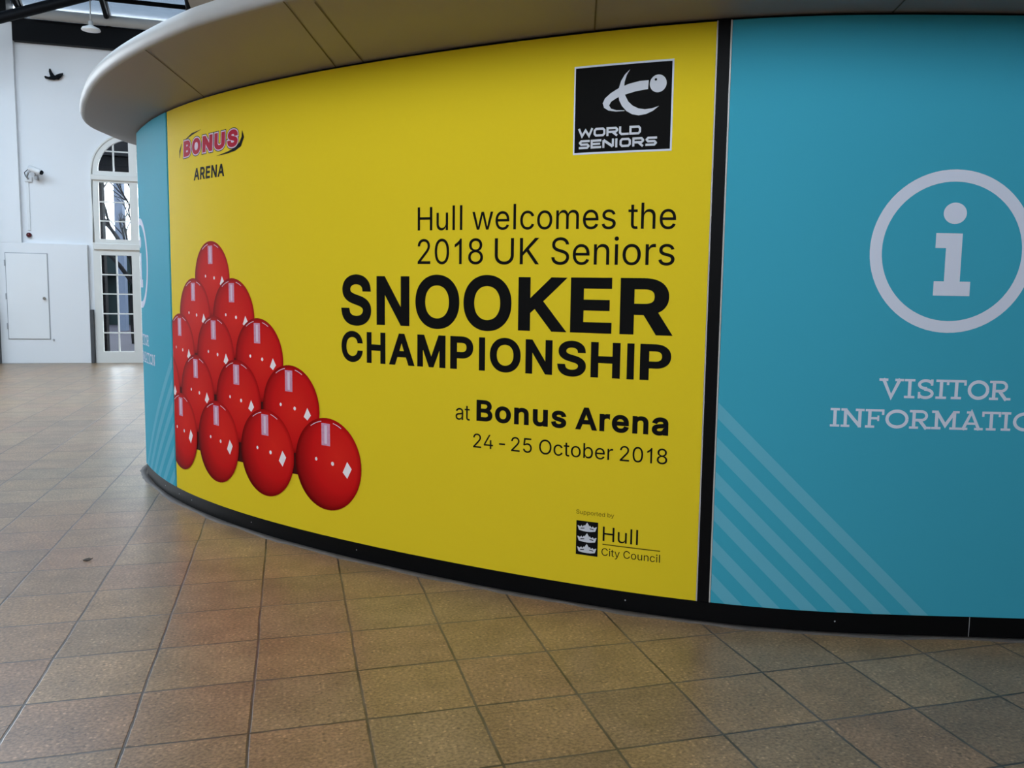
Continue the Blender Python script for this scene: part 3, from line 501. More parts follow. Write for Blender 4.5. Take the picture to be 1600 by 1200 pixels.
CAP = 0.509
def put_text(bm, s, s0, s1, z0, cap, bold=0.0, tilt=0.0, layer=0.0, mi=0, shear=0.0, refcap=None):
    """fit the inked width of a string to s0..s1, its baseline to z0 and its capitals to cap"""
    gl = text_contours(s, bold)
    xs = [p[0] for g in gl for c in g for p in c]
    lo, hi = min(xs), max(xs)
    k = (s1 - s0) / (hi - lo)
    ky = cap / (CAP + 2 * bold)
    for g in gl:
        cs = []
        for c in g:
            cs.append([(s0 + (x - lo) * k + shear * (y + bold) * ky, z0 + (y + bold) * ky + tilt * (x - lo) * k) for x, y in c])
        fill(bm, cs, layer, mi)

def print_obj(name, bm, mats, off, parent, clip=None):
    bend_flat(bm, off, clip)
    return from_bm(name, bm, mats, parent)

# ================================================================== SETTING
# floor
bm = bmesh.new()
hbox(bm, -22, 16, -9, WALL_V + 0.25, -0.3, 0.0)
tag(from_bm('floor', bm, 'paving'), 'paved floor of square tan slabs with dark joints', None, None, 'structure')

# back wall: lower block, recessed upper wall, pier, opening for the arched window
WIN_C, WIN_HALF, WIN_SPRING = -3.06, 0.80, 3.95
bm = bmesh.new()
V0 = WALL_V
def arch_pts(r, n=20):
    return [(WIN_C + r * math.cos(math.pi * (1 - i / n)), WIN_SPRING + r * math.sin(math.pi * (1 - i / n))) for i in range(n + 1)]
def prism_uz(bm, contours, v0, v1, mi=0):
    """extrude a filled (u, z) outline from v0 to v1"""
    vecs = [[Vector((u, z, 0)) for u, z in c] for c in contours]
    tris = tessellate_polygon(vecs); flat = [v for c in vecs for v in c]
    A = [bm.verts.new(hall(v.x, v0, v.y)) for v in flat]; B = [bm.verts.new(hall(v.x, v1, v.y)) for v in flat]
    fs = []
    for t in tris:
        for vs in ([A[i] for i in t], [B[i] for i in t[::-1]]):
            try: fs.append(bm.faces.new(vs))
            except ValueError: pass
    k = 0
    for c in vecs:
        n = len(c)
        for i in range(n):
            j = (i + 1) % n
            try: fs.append(bm.faces.new((A[k + i], A[k + j], B[k + j], B[k + i])))
            except ValueError: pass
        k += n
    for f in fs: f.material_index = mi
    bmesh.ops.recalc_face_normals(bm, faces=fs)
outline = [(-9, 0), (WIN_C - WIN_HALF, 0)] + arch_pts(WIN_HALF) + [(WIN_C + WIN_HALF, 0), (15, 0), (15, 7.0), (-9, 7.0)]
prism_uz(bm, [outline], V0, V0 + 0.24)
wall = from_bm('wall_back', bm, 'white_wall')
tag(wall, 'tall white painted back wall with arched window opening', None, None, 'structure')
bm = bmesh.new()
hbox(bm, -9, -3.95, V0 - 0.12, V0, 0, 2.44, 0, 0.008)
tag(from_bm('wall_lower', bm, 'white_wall'), 'thicker white lower part of the back wall with hatch door', None, None, 'structure')
bm = bmesh.new()
hbox(bm, -9, -5.14, V0 - 0.12, V0, 2.44, 6.72)
hbox(bm, -9, -5.60, V0 - 0.34, V0 - 0.12, 0, 6.72)
tag(from_bm('wall_pier', bm, 'white_wall'), 'white wall pier at the far left edge', None, None, 'structure')

# hatch door
d0 = V0 - 0.12
door = empty('door_1', hall(-5.06, d0, 0.5)); tag(door, 'white flush hatch door set in the lower wall', None, None, 'structure')
def child_fix(o, root):
    o.parent = root; o.matrix_parent_inverse = Matrix.Translation(-root.location)
    return o
bm = bmesh.new(); hbox(bm, -5.45, -4.68, d0 - 0.006, d0 - 0.001, 0.49, 2.24); child_fix(from_bm('shadow_gap', bm, 'plastic_grey'), door)  # grey sheet stands in for the thin shadow line round the leaf
bm = bmesh.new(); hbox(bm, -5.435, -4.695, d0 - 0.022, d0 - 0.004, 0.505, 2.225, 0, 0.004); child_fix(from_bm('door_leaf', bm, 'door_white'), door)
for z in (2.03, 1.36, 0.76):
    bm = bmesh.new(); hbox(bm, -5.462, -5.435, d0 - 0.034, d0 - 0.004, z - 0.06, z + 0.06, 0, 0.004); child_fix(from_bm('hinge', bm, 'plastic_grey'), door)
bm = bmesh.new(); lathe(bm, [(0.012, 0.0), (0.012, 0.025), (0.027, 0.032), (0.03, 0.045), (0.022, 0.056)], hall(-4.76, d0 - 0.022, 1.33), 16, 'V'); child_fix(from_bm('knob', bm, 'brass_knob'), door)
bm = bmesh.new(); lathe(bm, [(0.012, 0.0), (0.02, 0.02), (0.012, 0.05)], hall(-4.63, d0, 0.485), 12, 'V')
tag(from_bm('door_stop', bm, 'plastic_grey'), 'small grey stop on the wall at the hatch door corner', 'door stop')

# window: frame, transoms, glazing bars, panes
win = empty('window_1', hall(WIN_C, V0, 0)); tag(win, 'tall arched cream window with glazed lower doors', None, None, 'structure')
def wpart(name, bm, mat, smooth=False): return child_fix(from_bm(name, bm, mat, None, smooth), win)
fv0, fv1 = V0 - 0.05, V0 + 0.025
bm = bmesh.new()
outer = [(WIN_C - WIN_HALF, 0)] + arch_pts(WIN_HALF) + [(WIN_C + WIN_HALF, 0)]
holes = []
gl = 0.66; mp_ = 0.075
# arched lights (left and right of the centre post)
def quarter(sign):
    pts = []
    a1 = math.acos(mp_ / gl)
    for i in range(15):
        a = a1 * i / 14
        pts.append((WIN_C + sign * gl * math.cos(a), WIN_SPRING + gl * math.sin(a)))
    return pts + [(WIN_C + sign * mp_, WIN_SPRING)]
for sg in (-1, 1):
    holes.append(quarter(sg))
    for (za, zb) in ((2.57, 3.72), (0.24, 2.24)):
        holes.append([(WIN_C + sg * gl, za), (WIN_C + sg * mp_, za), (WIN_C + sg * mp_, zb), (WIN_C + sg * gl, zb)])
prism_uz(bm, [outer] + holes, fv0, fv1)
wpart('frame', bm, 'cream_frame')
for (za, zb) in ((3.76, 3.87), (2.35, 2.48)):
    bm = bmesh.new(); hbox(bm, WIN_C - WIN_HALF + 0.02, WIN_C + WIN_HALF - 0.02, fv0 - 0.05, fv0 + 0.02, za, zb, 0, 0.015); wpart('transom', bm, 'cream_frame')
# moulded arch surround
bm = bmesh.new()
tube(bm, [hall(u, fv0 - 0.005, z) for u, z in [(WIN_C - 0.775, 2.5)] + arch_pts(0.775) + [(WIN_C + 0.775, 2.5)]], 0.022, 8)
wpart('moulding', bm, 'cream_frame')
for sg in (-1, 1):
    a, b = sorted((WIN_C + sg * gl, WIN_C + sg * mp_)); mid = (a + b) / 2
    bm = bmesh.new()
    bv0, bv1 = V0 - 0.02, V0 + 0.024
    hbox(bm, a, b, bv0, bv1, 4.345, 4.37); hbox(bm, mid - 0.014, mid + 0.014, bv0, bv1, WIN_SPRING, 4.53)
    for z in (3.33, 2.94): hbox(bm, a, b, bv0, bv1, z - 0.012, z + 0.012)
    hbox(bm, mid - 0.014, mid + 0.014, bv0, bv1, 0.24, 2.24)
    for z in (1.84, 1.44, 1.03, 0.63): hbox(bm, a, b, bv0, bv1, z - 0.013, z + 0.013)
    wpart('glazing_bars', bm, 'cream_frame')
    bm = bmesh.new()
    prism_uz(bm, [quarter(sg)], V0 + 0.005, V0 + 0.010); wpart('pane', bm, 'window_glass')
    for (za, zb) in ((2.57, 3.72), (0.24, 2.24)):
        bm = bmesh.new(); hbox(bm, a, b, V0 + 0.005, V0 + 0.010, za, zb); wpart('pane', bm, 'window_glass')

# steel and roof over the wall
bm = bmesh.new(); hbox(bm, -5.13, 15, V0 - 0.16, V0 - 0.001, 6.37, 6.80); tag(from_bm('trim_1', bm, 'black_steel'), 'wide black steel fascia along the wall top', None, None, 'structure')
bm = bmesh.new(); hbox(bm, -9, -5.13, V0 - 0.5, V0 - 0.001, 6.72, 7.2); tag(from_bm('trim_2', bm, 'black_steel'), 'black steel beam over the left pier', None, None, 'structure')
bm = bmesh.new(); tube(bm, [hall(-4.75, V0 - 0.35, 6.86), hall(0, V0 - 0.35, 6.86), hall(15, V0 - 0.35, 6.86)], 0.10, 16)
tag(from_bm('trim_3', bm, 'grey_steel'), 'round grey gutter pipe above the black fascia', None, None, 'structure')
# glazed roof: rafters, purlins and panes rising from the eave
def roof_z(v): return 6.98 + (V0 - v) * 0.30
rise = []
for i in range(6):
    u = -9.6 + i * 1.55
    bm = bmesh.new()
    q = [hall(u, V0 - 0.15, roof_z(V0)), hall(u + 0.25, 12.5, roof_z(12.5))]
    tube(bm, q, 0.06, 8); tube(bm, [q[0] - Vector((0, 0, 0.16)), q[1] - Vector((0, 0, 0.16))], 0.05, 8)
    tag(from_bm('roof_rafter', bm, 'black_steel'), None, None, None, 'structure')
for v in (19.55, 18.2, 16.4, 14.5, 12.6):
    bm = bmesh.new(); tube(bm, [hall(-10.5, v, roof_z(v) - 0.05), hall(-1.8, v, roof_z(v) - 0.05)], 0.045, 8)
    tag(from_bm('roof_purlin', bm, 'black_steel'), None, None, None, 'structure')
bm = bmesh.new()
for a, b in (((-10.5, V0), (-1.75, 12.5)),):
    vs = [bm.verts.new(hall(u, v, roof_z(v) + 0.07 + dz)) for dz in (0, 0.012) for (u, v) in ((a[0], a[1]), (b[0], a[1]), (b[0], b[1]), (a[0], b[1]))]
    for f in ((3, 2, 1, 0), (4, 5, 6, 7), (0, 1, 5, 4), (1, 2, 6, 5), (2, 3, 7, 6), (3, 0, 4, 7)): bm.faces.new([vs[i] for i in f])
tag(from_bm('roof_glazing', bm, 'roof_glass'), 'sloping glass roof above the back wall', None, None, 'structure')
# dark diagonal truss seen at the top left
bm = bmesh.new()
tube(bm, [hall(-6.2, 18.7, 5.90), hall(-5.0, 18.7, 6.37), hall(-3.66, 18.7, 6.88), hall(-2.6, 18.7, 7.28)], 0.095, 10)
tube(bm, [hall(-6.2, 18.7, 5.90), hall(-6.2, V0 - 0.34, 5.90)], 0.06, 8)
tube(bm, [hall(-5.6, 18.7, 6.92), hall(-1.9, 18.7, 7.3)], 0.05, 8)
tag(from_bm('trim_4', bm, 'black_steel'), 'dark diagonal roof truss bars in the top left corner', None, None, 'structure')
# solid ceiling over the kiosk, and an unseen unglazed opening behind the camera, shaped to light its front
OPEN_V, OPEN_U, OPEN_Z, LOW_Z, FRONT_V = (-5.5, 1.0), (-9.5, 0.8), (3.6, 6.4), 6.4, -2.2
bm = bmesh.new()
hbox(bm, -1.75, 15, 12.4, V0, 7.0, 7.25); hbox(bm, -20, 15, OPEN_V[1], 12.4, 7.0, 7.25); hbox(bm, -20, -10.6, 12.4, V0, 7.0, 7.25)
hbox(bm, -20, 15, FRONT_V, OPEN_V[1], LOW_Z, LOW_Z + 0.2)
hbox(bm, -20, 15, OPEN_V[1], OPEN_V[1] + 0.2, LOW_Z, 7.0)
hbox(bm, -10.8, -1.55, 12.2, 12.4, 7.25, 9.6); hbox(bm, -10.8, -10.6, 12.4, V0, 7.25, 9.6); hbox(bm, -1.75, -1.55, 12.4, V0, 7.25, 9.6)
tag(from_bm('ceiling', bm, 'ceiling_beige'), 'plain beige ceiling over the kiosk', None, None, 'structure')
bm = bmesh.new(); hbox(bm, 14.8, 15, FRONT_V, V0, 0, 7.0); tag(from_bm('wall_right', bm, 'white_wall'), 'white side wall right of the kiosk', None, None, 'structure')

# the rest of the concourse round the camera: far left wall, wall behind, roof over the right half
bm = bmesh.new(); hbox(bm, -20.2, -20, FRONT_V, V0, 0, 7.0); tag(from_bm('wall_left', bm, 'white_wall'), 'white side wall at the far left of the concourse', None, None, 'structure')
bm = bmesh.new(); hbox(bm, -20.2, 15, FRONT_V - 0.2, FRONT_V, 0, OPEN_Z[0]); hbox(bm, -20.2, OPEN_U[0], FRONT_V - 0.2, FRONT_V, OPEN_Z[0], LOW_Z); hbox(bm, OPEN_U[1], 15, FRONT_V - 0.2, FRONT_V, OPEN_Z[0], LOW_Z); tag(from_bm('wall_front', bm, 'wall_tan'), 'tan wall behind the camera', None, None, 'structure')

# grey filler in the gap between slabs and kiosk
bm = bmesh.new()
rng = random.Random(7)
wid = [0.045 + 0.008 * math.sin(i * 0.5) + rng.uniform(-0.005, 0.007) for i in range(NP_)]
ring_sweep(bm, [(0.004, 0.004), (lambda i: wid[i], 0.003), (lambda i: wid[i] + 0.006, -0.02), (0.0, -0.02)], closed_prof=True)
tag(from_bm('floor_edging', bm, 'filler_grey'), 'rough grey mortar strip on the floor along the kiosk plinth', None, None, 'structure')

# ================================================================== KIOSK
SOF = 2.814
kiosk = empty('information_kiosk', (0.6, 7.0, 0)); 
tag(kiosk, 'large rounded information kiosk with black plinth and wide beige canopy', 'kiosk')
def kpart(name, bm, mats, smooth=False): return child_fix(from_bm(name, bm, mats, None, smooth), kiosk)
bm = bmesh.new(); ring_sweep(bm, [(-0.012, 0.02), (-0.012, 2.83)])
kpart('drum_wall', bm, 'black_gloss', True)
bm = bmesh.new(); ring_sweep(bm, [(-0.03, 0.001), (0.0, 0.001), (0.0, 0.094), (-0.004, 0.0985), (-0.03, 0.0985)], smooth=False)
# joints between plinth lengths and small fixing screws
for s in (9.221,):
    a, b = bend(s - 0.0015, 0.003, 0.0008), bend(s + 0.0015, 0.003, 0.0008)
    f = bm.faces.new([bm.verts.new(q) for q in (a, b, b + Vector((0, 0, 0.094)), a + Vector((0, 0, 0.094)))]); f.material_index = 1
for s in (3.45, 3.8, 4.05, 4.9, 5.9, 7.6, 8.6):
    c = [bend(s + 0.004 * math.cos(t), 0.055 + 0.004 * math.sin(t), 0.0012) for t in np.linspace(0, 2 * math.pi, 9)[:-1]]
    f = bm.faces.new([bm.verts.new(q) for q in c]); f.material_index = 1
kpart('plinth', bm, ['black_gloss', 'plastic_grey'])
# canopy: gently rising soffit, rounded rim, flat top
_ang = np.array([math.degrees(math.atan2(p[1] - KC[1], p[0] - KC[0])) % 360 for p in PLAN])
def over(i):
    a = _ang[i]
    return float(np.interp(a, [0, 60, 120, 150, 165, 175, 183, 191, 205, 212, 220, 230, 300, 360], [0.75, 0.7, 0.6, 0.5, 0.42, 0.37, 0.37, 0.42, 0.55, 0.61, 0.68, 0.72, 0.76, 0.75]))
bm = bmesh.new()
ring_sweep(bm, [(-0.02, SOF), (0.05, SOF + 0.004), (lambda i: over(i) * 0.5, SOF + 0.033), (lambda i: over(i) - 0.02, 2.886), (lambda i: over(i), 2.892)])
for o, i in (((-2.315, 5.075), (-2.315, 5.901)), ((-1.275, 4.21), (-1.247, 5.075)), ((-1.128, 4.202), (-1.069, 4.963)), ((0.123, 4.133), (0.168, 4.315)), ((1.503, 4.057), (1.451, 3.982))):
    if o[1] - i[1] > 0 or i[1] - o[1] < 0.25:
        d = Vector((o[0] - i[0], o[1] - i[1]))
        if d.y > 0 or d.length < 0.25:      # only a stub shows: run it straight out
            d = Vector((d.x * 0.35, -0.70))
            o = (i[0] + d.x, i[1] + d.y)
    d = Vector((o[0] - i[0], o[1] - i[1])); L0 = d.length; d.normalize(); w = Vector((-d.y, d.x)) * 0.004
    N = 8; prev = None
    pl = np.array([p for p in PLAN]); 
    for k in range(N + 1):
        p = Vector(i) + d * (L0 * k / N)
        dd = np.hypot(pl[:, 0] - p.x, pl[:, 1] - p.y); j = int(dd.argmin()); t = min(1, dd[j] / over(j))
        z = SOF + (2.889 - SOF) * t - 0.006
        cur = (bm.verts.new((p.x + w.x, p.y + w.y, z)), bm.verts.new((p.x - w.x, p.y - w.y, z)))
        if prev: bm.faces.new((prev[0], cur[0], cur[1], prev[1])).material_index = 1
        prev = cur
kpart('soffit', bm, ['soffit_beige', 'seam_dark'])
bm = bmesh.new()
prof = [(lambda i: over(i) - 0.004, 2.891)]
for k in range(11):
    a = math.radians(-90 + 18 * k)
    prof.append(((lambda c: (lambda i: over(i) + 0.032 * c))(math.cos(a)), 2.942 + 0.05 * math.sin(a)))
rings = ring_sweep(bm, prof + [(lambda i: over(i) - 0.3, 3.0), (-0.5, 3.03)])
bm.faces.new(rings[-1])
kpart('canopy_rim', bm, 'rim_cream')
# black divider post with light edge strips
def front_slab(bm, s0, s1, z0, z1, t0, t1, mi=0, step=0.03):
    n = max(1, math.ceil((s1 - s0) / step)); cols = []
    for k in range(n + 1):
        s = s0 + (s1 - s0) * k / n
        cols.append([bm.verts.new(bend(s, z, t)) for z, t in ((z0, t0), (z0, t1), (z1, t1), (z1, t0))])
    fs = []
    for a, b in zip(cols[:-1], cols[1:]):
        for i in range(4):
            j = (i + 1) % 4
            fs.append(bm.faces.new((a[i], b[i], b[j], a[j])))
    fs.append(bm.faces.new(cols[0])); fs.append(bm.faces.new(cols[-1][::-1]))
    for f in fs: f.material_index = mi
    bmesh.ops.recalc_face_normals(bm, faces=fs)
bm = bmesh.new(); front_slab(bm, 7.958, 8.012, 0.10, 2.806, -0.012, 0.003); kpart('divider_post', bm, 'black_gloss')
for s0, s1 in ((7.951, 7.957), (8.013, 8.020)):
    bm = bmesh.new(); front_slab(bm, s0, s1, 0.10, 2.803, -0.012, 0.006); kpart('edge_strip', bm, 'edge_trim')

# ------------------------------------------------------------------ yellow poster panel
T = 0.004                       # panel face stands this far proud
poster = empty('poster_panel', (-0.75, 4.77, 0.1))
tag(poster, 'large curved yellow poster panel with red snooker balls and black lettering', 'poster')
bm = bmesh.new(); front_slab(bm, 3.7635, 7.950, 0.1, 2.800, -0.010, T); child_fix(from_bm('yellow_sheet', bm, 'vinyl_yellow'), poster)
def pprint(name, bm, mats, layer=0.0012, clip=None, root=None):
    bend_flat(bm, T + layer, clip)
    return child_fix(from_bm(name, bm, mats), root or poster)

for s, a, b in (('Hull', 6.357, 6.646), ('welcomes', 6.708, 7.501), ('the', 7.563, 7.794)):
    bm = bmesh.new(); put_text(bm, s, a, b, 1.891 - 0.0095 * (a - 6.357), 0.122, tilt=-0.0095); pprint('lettering', bm, 'print_black')
for s, a, b in (('2018', 6.357, 6.775), ('UK', 6.845, 7.100), ('Seniors', 7.167, 7.793)):
    bm = bmesh.new(); put_text(bm, s, a, b, 1.713 - 0.003 * (a - 6.357), 0.131, tilt=-0.003); pprint('lettering', bm, 'print_black')
bm = bmesh.new()
for s, a, b in zip('SNOOKER', (5.793, 6.066, 6.342, 6.657, 6.986, 7.276, 7.534), (6.026, 6.301, 6.631, 6.947, 7.258, 7.493, 7.796)):
    ov = 0.006 if s in 'SO' else 0
    put_text(bm, s, a, b, 1.377 - ov, 0.270 + 2 * ov if s in 'SO' else 0.270, bold=0.027)
pprint('lettering', bm, 'print_black')
bm = bmesh.new()
for s, a, b in zip('CHAMPIONSHIP', (5.793, 5.991, 6.156, 6.356, 6.575, 6.756, 6.822, 7.032, 7.210, 7.390, 7.576, 7.641), (5.961, 6.130, 6.338, 6.544, 6.721, 6.793, 7.004, 7.183, 7.365, 7.542, 7.612, 7.793)):
    put_text(bm, s, a, b, 1.160, 0.174, bold=0.027)
pprint('lettering', bm, 'print_black')
bm = bmesh.new(); put_text(bm, 'at', 6.612, 6.703, 0.890, 0.083); pprint('lettering', bm, 'print_black')
for s, a, b in (('Bonus', 6.744, 7.267), ('Arena', 7.315, 7.790)):
    bm = bmesh.new(); put_text(bm, s, a, b, 0.893 + 0.004 * (a - 6.744), 0.112, bold=0.027, tilt=0.004); pprint('lettering', bm, 'print_black')
for s, a, b in (('24', 6.725, 6.848), ('-', 6.884, 6.920), ('25', 6.956, 7.077), ('October', 7.118, 7.518), ('2018', 7.553, 7.790)):
    bm = bmesh.new(); put_text(bm, s, a, b, 0.749 + 0.008 * (a - 6.725), 0.075, tilt=0.008); pprint('lettering', bm, 'print_black')

# snooker balls: printed discs, lower rows lying over the upper ones
bm = bmesh.new()
fill(bm, [[(3.70, 0.44), (5.62, 0.44), (5.62, 0.62), (5.335, 0.88), (5.0185, 1.16), (4.73, 1.42), (4.459, 1.60), (4.20, 1.40), (3.92, 1.16), (3.70, 0.9)]])
pprint('ball_shadow', bm, 'print_gap', 0.0006, 3.7655)
ROWS = [(1.626, 0.250, 0.244, [4.459]), (1.374, 0.258, 0.254, [4.1845, 4.7305]), (1.120, 0.264, 0.258, [3.925, 4.4835, 5.0185]),
        (0.838, 0.270, 0.270, [3.628, 4.199, 4.7715, 5.3355]), (0.538, 0.277, 0.281, [3.912, 4.4985, 5.089, 5.6665])]
for ri, (zc, rz, rs, cs) in enumerate(ROWS):
    for ci, sc in enumerate(cs):
        bm = bmesh.new()
        uvl = bm.loops.layers.uv.new('print')
        n = 56
        vs = [bm.verts.new((sc + rs * math.cos(2 * math.pi * k / n), zc + rz * math.sin(2 * math.pi * k / n), 0)) for k in range(n)]
        bm.faces.new(vs)
        bx = lambda x0, y0, x1, y1: [(sc + rs * x, zc + rz * y) for x, y in ((x0, y0), (x1, y0), (x1, y1), (x0, y1))]
        fill(bm, [bx(-0.16, 0.40, 0.10, 0.88)], 0.0002, 1)
        fill(bm, [bx(-0.07, 0.44, 0.01, 0.84)], 0.0003, 2)
        for (x, y, rx, ry) in ((-0.33, 0.08, 0.038, 0.04), (0.17, 0.03, 0.045, 0.045)):
            fill(bm, [[(sc + rs * (x + rx * math.cos(t)), zc + rz * (y + ry * math.sin(t))) for t in np.linspace(0, 2 * math.pi, 11)[:-1]]], 0.0002, 3)
        kite = [(0.60, 0.08), (0.72, -0.08), (0.60, -0.20), (0.48, -0.13)] if ri < 4 else [(0.60, 0.12), (0.73, -0.02), (0.60, -0.24), (0.47, -0.12)]
        fill(bm, [[(sc + rs * x, zc + rz * y) for x, y in kite]], 0.0002, 3)
        for a0, a1, r in ((100, 122, 0.93), (62, 78, 0.92)):
            strip(bm, [(sc + rs * x, zc + rz * y) for x, y in arc(0, 0, r, r, a0, a1, 6)], 0.0042, 0.0002, 2)
        for f in bm.faces:
            for lp in f.loops: lp[uvl].uv = ((lp.vert.co.x - sc) / rs / 2 + 0.5, (lp.vert.co.y - zc) / rz / 2 + 0.5)
        pprint('printed_ball', bm, ['print_ball' if ri < 4 else 'print_ball_front', 'print_lilac', 'print_pale', 'print_glint'], 0.0012 + 0.0007 * ri + 0.0, 3.7655)

# red arena logo
logo = bmesh.new()
for bld, lay, mi in ((0.125, 0.0, 0), (0.092, 0.0002, 1), (0.036, 0.0004, 2)):
    x = 4.055
    for ch, a, b in zip('BONUS', (4.075, 4.215, 4.375, 4.540, 4.705), (4.190, 4.345, 4.515, 4.675, 4.830)):
        g = text_contours(ch, 0.05)[0]
        xs = [p[0] for c in g for p in c]; lo, hi = min(xs), max(xs)
        k = (b - a) / (hi - lo); ky = 0.104 / (CAP + 0.10)
        cs = []
        for c in g:
            q = [((px - lo) * k, (py + 0.05) * ky) for px, py in c]
            q = offset_contour(q, (bld - 0.036) * 0.14)
            if bld > 0.04 and len(g) > 1 and c is not g[0] and abs(sum(q[i - 1][0] * q[i][1] - q[i][0] * q[i - 1][1] for i in range(len(q)))) < abs(sum(g[0][i - 1][0] * g[0][i][1] - g[0][i][0] * g[0][i - 1][1] for i in range(len(g[0])))) * 0.02: continue
            cs.append([(a + px + 0.10 * py, 2.455 + py) for px, py in q])
        if bld > 0.04: cs = cs[:1] if len(cs) else cs
        fill(logo, cs, lay, mi)
# sweeping black marks round the logo
for pts, w in (([(4.000, 2.455), (4.010, 2.500), (4.045, 2.548)], [0.004, 0.022, 0.004]), ([(4.10, 2.565), (4.22, 2.592), (4.36, 2.607)], [0.003, 0.014, 0.001]),
               ([(4.885, 2.545), (4.892, 2.505), (4.86, 2.462), (4.80, 2.437), (4.70, 2.424), (4.57, 2.416)], [0.002, 0.026, 0.030, 0.018, 0.012, 0.001])):
    strip(logo, pts, w, 0.0, 0)
pprint('arena_logo', logo, ['print_black', 'print_pale', 'print_red'])
bm = bmesh.new(); put_text(bm, 'ARENA', 4.232, 4.662, 2.285, 0.080, bold=0.026, tilt=-0.008, shear=0.12); pprint('lettering', bm, 'print_black')

# black square emblem with white border
sq = lambda a, b, c, d: [(a, c), (b, c), (b, d), (a, d)]
bm = bmesh.new(); fill(bm, [sq(7.2725, 7.7625, 2.236, 2.650)], 0, 1); fill(bm, [sq(7.280, 7.754, 2.245, 2.641)], 0.0003, 0)
emb = pprint('square_emblem', bm, ['print_black', 'vinyl_white'])
bm = bmesh.new()
S_ = lambda p: p
# two crescents crossing, and a cue ball
fill(bm, [[(7.553, 2.617), (7.528, 2.595), (7.510, 2.567), (7.500, 2.535), (7.498, 2.505), (7.503, 2.478), (7.517, 2.452), (7.540, 2.427), (7.568, 2.411), (7.600, 2.404), (7.635, 2.408), (7.668, 2.421), (7.697, 2.442),
           (7.665, 2.433), (7.630, 2.430), (7.598, 2.436), (7.570, 2.450), (7.548, 2.470), (7.533, 2.497), (7.525, 2.525), (7.527, 2.560), (7.537, 2.592)]])
up = [(7.644, 2.561), (7.600, 2.560), (7.550, 2.551), (7.500, 2.535), (7.460, 2.514), (7.432, 2.492), (7.421, 2.470), (7.428, 2.449), (7.450, 2.435), (7.487, 2.428), (7.530, 2.428)]
lo_ = [(7.530, 2.4315), (7.490, 2.434), (7.463, 2.443), (7.453, 2.458), (7.463, 2.475), (7.490, 2.490), (7.530, 2.503), (7.585, 2.515), (7.642, 2.521)]
fill(bm, [up + lo_])
emb_p = child_fix
def sub(name, bm, mats, layer, parent):
    bend_flat(bm, T + layer)
    o = from_bm(name, bm, mats); o.parent = parent
    o.matrix_parent_inverse = Matrix.Translation(-poster.location)
    o.matrix_parent_inverse = Matrix.Identity(4)
    return o
sub('crescents', bm, 'print_grey', 0.0019, emb)
bm = bmesh.new(); fill(bm, [[(7.6895 + 0.040 * math.cos(t), 2.5435 + 0.040 * math.sin(t)) for t in np.linspace(0, 2 * math.pi, 33)[:-1]]]); fill(bm, [[(7.678 + 0.006 * math.cos(t), 2.562 + 0.006 * math.sin(t)) for t in np.linspace(0, 2 * math.pi, 13)[:-1]]], 0.0002, 1)
sub('cue_ball', bm, ['print_grey', 'print_black'], 0.0019, emb)
bm = bmesh.new()
def techno(bm, ch, x, y, w, h, t):
    """wide rounded-square capitals"""
    t2 = t / 2; a, b, c, d = x + t2, x + w - t2, y + t2, y + h - t2; k = t * 0.7; m = (c + d) / 2
    if ch == 'O': strip(bm, [(a + k, c), (b - k, c), (b, c + k), (b, d - k), (b - k, d), (a + k, d), (a, d - k), (a, c + k)], t, closed=True)
    elif ch == 'D': strip(bm, [(a, c), (b - k, c), (b, c + k), (b, d - k), (b - k, d), (a, d)], t, closed=True)
    elif ch == 'L': strip(bm, [(a, d + t2), (a, c + k), (a + k, c), (b + t2, c)], t)
    elif ch == 'I': strip(bm, [(x + w / 2, y), (x + w / 2, y + h)], t)
    elif ch == 'N': strip(bm, [(a, y), (a, d)], t); strip(bm, [(a, d), (b, c)], t * 1.15); strip(bm, [(b, c), (b, y + h)], t)
    elif ch == 'W': strip(bm, [(x + t2 * 0.6, y + h), (x + w * 0.26, c), (x + w * 0.5, d - h * 0.1), (x + w * 0.74, c), (x + w - t2 * 0.6, y + h)], t)
    elif ch == 'S': strip(bm, [(b + t2, d), (a + k, d), (a, d - k), (a, m + k), (a + k, m), (b - k, m), (b, m - k), (b, c + k), (b - k, c), (a - t2, c)], t)
    elif ch == 'E': strip(bm, [(b + t2, d), (a, d), (a, c), (b + t2, c)], t); strip(bm, [(a, m), (b, m)], t * 0.9)
    elif ch == 'R': strip(bm, [(a, y), (a, d), (b - k, d), (b, d - k), (b, m + k * 0.6), (b - k, m - t * 0.2), (a, m - t * 0.2)], t); strip(bm, [(x + w * 0.5, m - t * 0.2), (b, y)], t)
for ch, a, b in zip('WORLD', (7.299, 7.378, 7.443, 7.506, 7.557), (7.374, 7.438, 7.502, 7.555, 7.614)): techno(bm, ch, a, 2.317, b - a, 0.041, 0.0105)
for ch, a, b in zip('SENIORS', (7.303, 7.364, 7.424, 7.488, 7.510, 7.573, 7.637), (7.359, 7.418, 7.482, 7.500, 7.566, 7.630, 7.692)): techno(bm, ch, a, 2.262, b - a, 0.042, 0.0105)
sub('lettering', bm, 'print_grey', 0.0019, emb)

